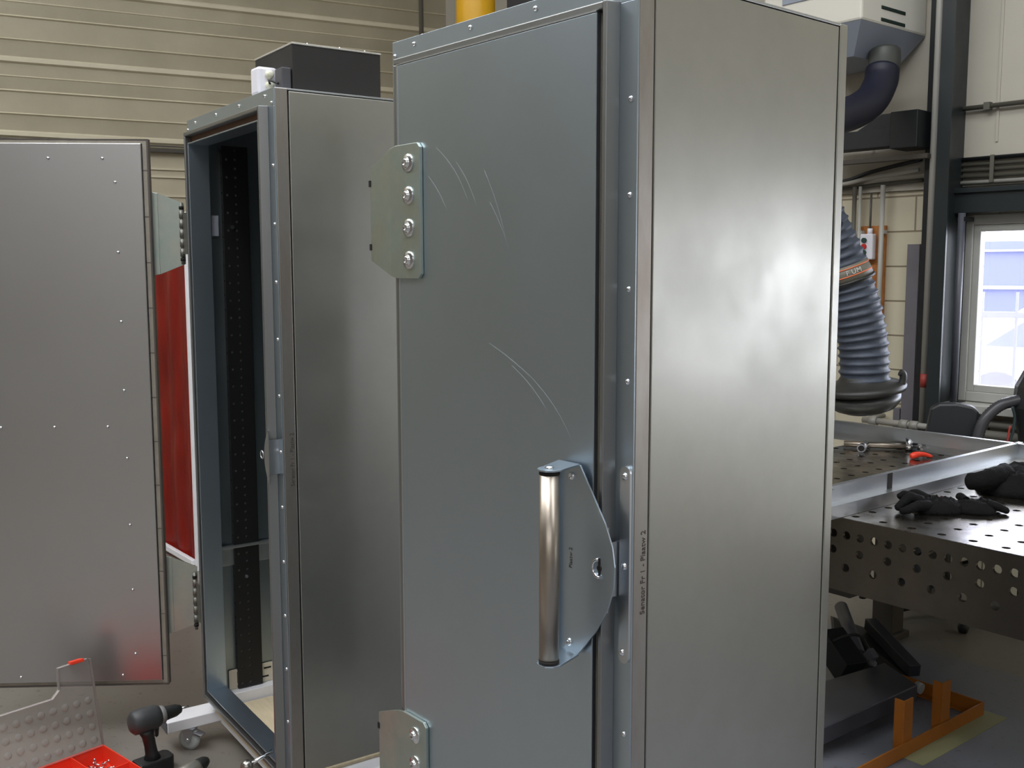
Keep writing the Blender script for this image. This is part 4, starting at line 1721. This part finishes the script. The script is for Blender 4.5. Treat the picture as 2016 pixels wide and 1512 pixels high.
# hood: rim ring, bowl, curled handle
hc = wp(1700, 762, 4.6)
Mh = Mi @ Matrix.Translation(hc) @ Matrix.Rotation(math.radians(-7), 4, 'Y') @ Matrix.Rotation(math.radians(3), 4, 'X')
bm = BM()
lathe(bm, [(.095, .055), (.112, .030), (.165, .012), (.185, .0), (.180, -.020), (.150, -.030), (.118, -.036)], 48, Mh)
hd_ = link('hood_rim', bm, HOOD, o)
bm = BM()
lathe(bm, [(.118, -.030), (.158, -.040), (.156, -.070), (.130, -.100), (.085, -.118), (0, -.122)], 40, Mh)
link('hood_bowl', bm, mat('grey_hood_bowl', (70, 72, 70), .35, 0, .3, 10), o)
bm = BM()
hp_ = [wp(1746, 772, 4.52), wp(1768, 768, 4.52), wp(1777, 752, 4.52), wp(1778, 738, 4.52), wp(1772, 734, 4.52)]
tube(bm, smooth_path(hp_, 6), [.016] * 25, 12, M=Mi)
link('hood_handle', bm, HOOD, o)
# dark swivel bracket on the column carrying the arm
bo = thing('arm_bracket', 'dark steel wall bracket below the blue hose beside the column', 'bracket', (0, 0, 0), 0)
s_a, z_a = fs(1812, .26, 250)
bo.location = WR.w(s_a, -.26, z_a)
bo.rotation_euler = (0, 0, WR.a)
bm = BM()
box(bm, -.15, -.004, -.02, .16, -.10, .085, .004)
link('mount_plate', bm, COLBLACK, bo)
bm = BM()
box(bm, -.62, -.15, .0, .10, -.085, .01, .004)
prism(bm, [(-.15, .085), (-.22, .085), (-.36, .01), (-.15, .01)], .02, .08, 'y')
link('arm', bm, BLACKSTEEL, bo)
bm = BM()
box(bm, -.46, .03, .03, .07, -.155, -.131, .002)
link('base_strip', bm, BRN, bo)

# ------------------------------------------------------------------ black tilted stand and orange frame at lower right
o = thing('tilting_stand', 'black steel tilting stand on the floor under the welding table', 'stand', (1.35, 3.85, 0), 0)
Mo = Matrix.Translation((-1.35, -3.85, 0))


def bar(bm, a, b, w_, h_, M=None, bev=.003):
    a, b = Vector(a), Vector(b)
    d = (b - a)
    L_ = d.length
    d.normalize()
    s = d.cross(Vector((0, 0, 1))).normalized()
    u_ = s.cross(d).normalized()
    Mx = Matrix(((d.x, s.x, u_.x, a.x), (d.y, s.y, u_.y, a.y), (d.z, s.z, u_.z, a.z), (0, 0, 0, 1)))
    t = bmesh.new()
    box(t, 0, L_, -w_ / 2, w_ / 2, -h_ / 2, h_ / 2, bev)
    join(bm, t, (M @ Mx) if M is not None else Mx)


pA, pB = wp(1712, 1228, 4.35), wp(1800, 1322, 3.95)
bm = BM()
bar(bm, pA, pB, .05, .05, Mo)
link('sloping_beam', bm, mat('dark_blue_black_paint', (44, 46, 54), .32), o)
bm = BM()
a1, a2, a3, a4 = wp(1640, 1215, 4.45), wp(1712, 1240, 4.37), wp(1800, 1345, 3.93), wp(1650, 1330, 4.15)
t_ = bmesh.new()
for off in (0, .04):
    pass
vsA = [t_.verts.new(v) for v in (a1, a2, a3, a4)]
vsB = [t_.verts.new(v + Vector((.0, .04, -.01))) for v in (a1, a2, a3, a4)]
t_.faces.new(vsA)
t_.faces.new(vsB[::-1])
for k in range(4):
    t_.faces.new((vsA[k], vsA[(k + 1) % 4], vsB[(k + 1) % 4], vsB[k]))
join(bm, t_, Mo)
link('side_plate', bm, COLBLACK, o)
bm = BM()
prism(bm, [(1.19, 3.74), (1.476, 3.92), (1.52, 3.70), (1.045, 3.33), (.93, 3.52)], .0565, .12, 'z', .004, Mo)
link('foot_plate', bm, mat('slate_painted_steel', (66, 68, 76), .4, 0, .2, 9), o)
bm = BM()
cyl(bm, wp(1655, 1195, 4.40), wp(1690, 1290, 4.10), .028, M=Mo)
link('cylinder', bm, DKGREY, o)
bm = BM()
bar(bm, wp(1630, 1255, 4.1), wp(1678, 1325, 3.95), .10, .11, Mo)
link('motor_block', bm, COLBLACK, o)
bm = BM()
tube(bm, smooth_path([wp(1630, 1268, 4.02), wp(1668, 1252, 4.0), wp(1695, 1255, 4.0), wp(1712, 1285, 3.95)], 6), .006, 8, M=Mo)
link('cable', bm, BLACKP, o)
bm = BM()
bar(bm, wp(1708, 1282, 3.93), wp(1720, 1300, 3.90), .03, .04, Mo)
cyl(bm, wp(1712, 1306, 3.9), wp(1722, 1308, 3.88), .012, M=Mo)
link('connector', bm, DKGREY, o)
bm = BM()
cyl(bm, wp(1802, 1352, 3.86), wp(1814, 1358, 3.84), .022, M=Mo)
link('foot_knob', bm, mat('pale_grey_knob', (150, 156, 156), .35), o)

oF = Vector((1.775, 3.702, 0))
do = Vector((-.78, -.62, 0)).normalized()
po = Vector((-.22, .97, 0)).normalized()
o = thing('angle_iron_frame', 'orange painted low steel frame on the floor with two uprights', 'frame', oF, math.atan2(-do.y, -do.x))
# local x: away from us along the front rail (origin is the right corner)
bm = BM()
box(bm, -1.05, 0, 0, .006, .002, .052, .001)
box(bm, -1.05, 0, 0.006, .04, .002, .007)
link('front_rail', bm, ORANGE, o)
bm = BM()
box(bm, -.006, 0, .006, .36, .002, .052, .001)
box(bm, -.04, -.006, .04, .36, .002, .007)
link('side_rail', bm, ORANGE, o)
ORT = mat('worn_grey_edge', (140, 130, 120), .5)
for x in (-.270, -.520):
    bm = BM()
    box(bm, x - .028, x + .028, .0065, .0125, .008, .20, .001)
    box(bm, x - .028, x - .022, .0125, .045, .008, .20, .001)
    up_ = link('upright', bm, ORANGE, o)
bm = BM()
box(bm, -.55, .04, -.07, .03, 0.0005, .0018)
tag(link('paper_strip', bm, PAPER, loc=oF, rotz=math.atan2(-do.y, -do.x)), 'pale yellow-green strip lying flat on the floor under the orange frame', 'strip')
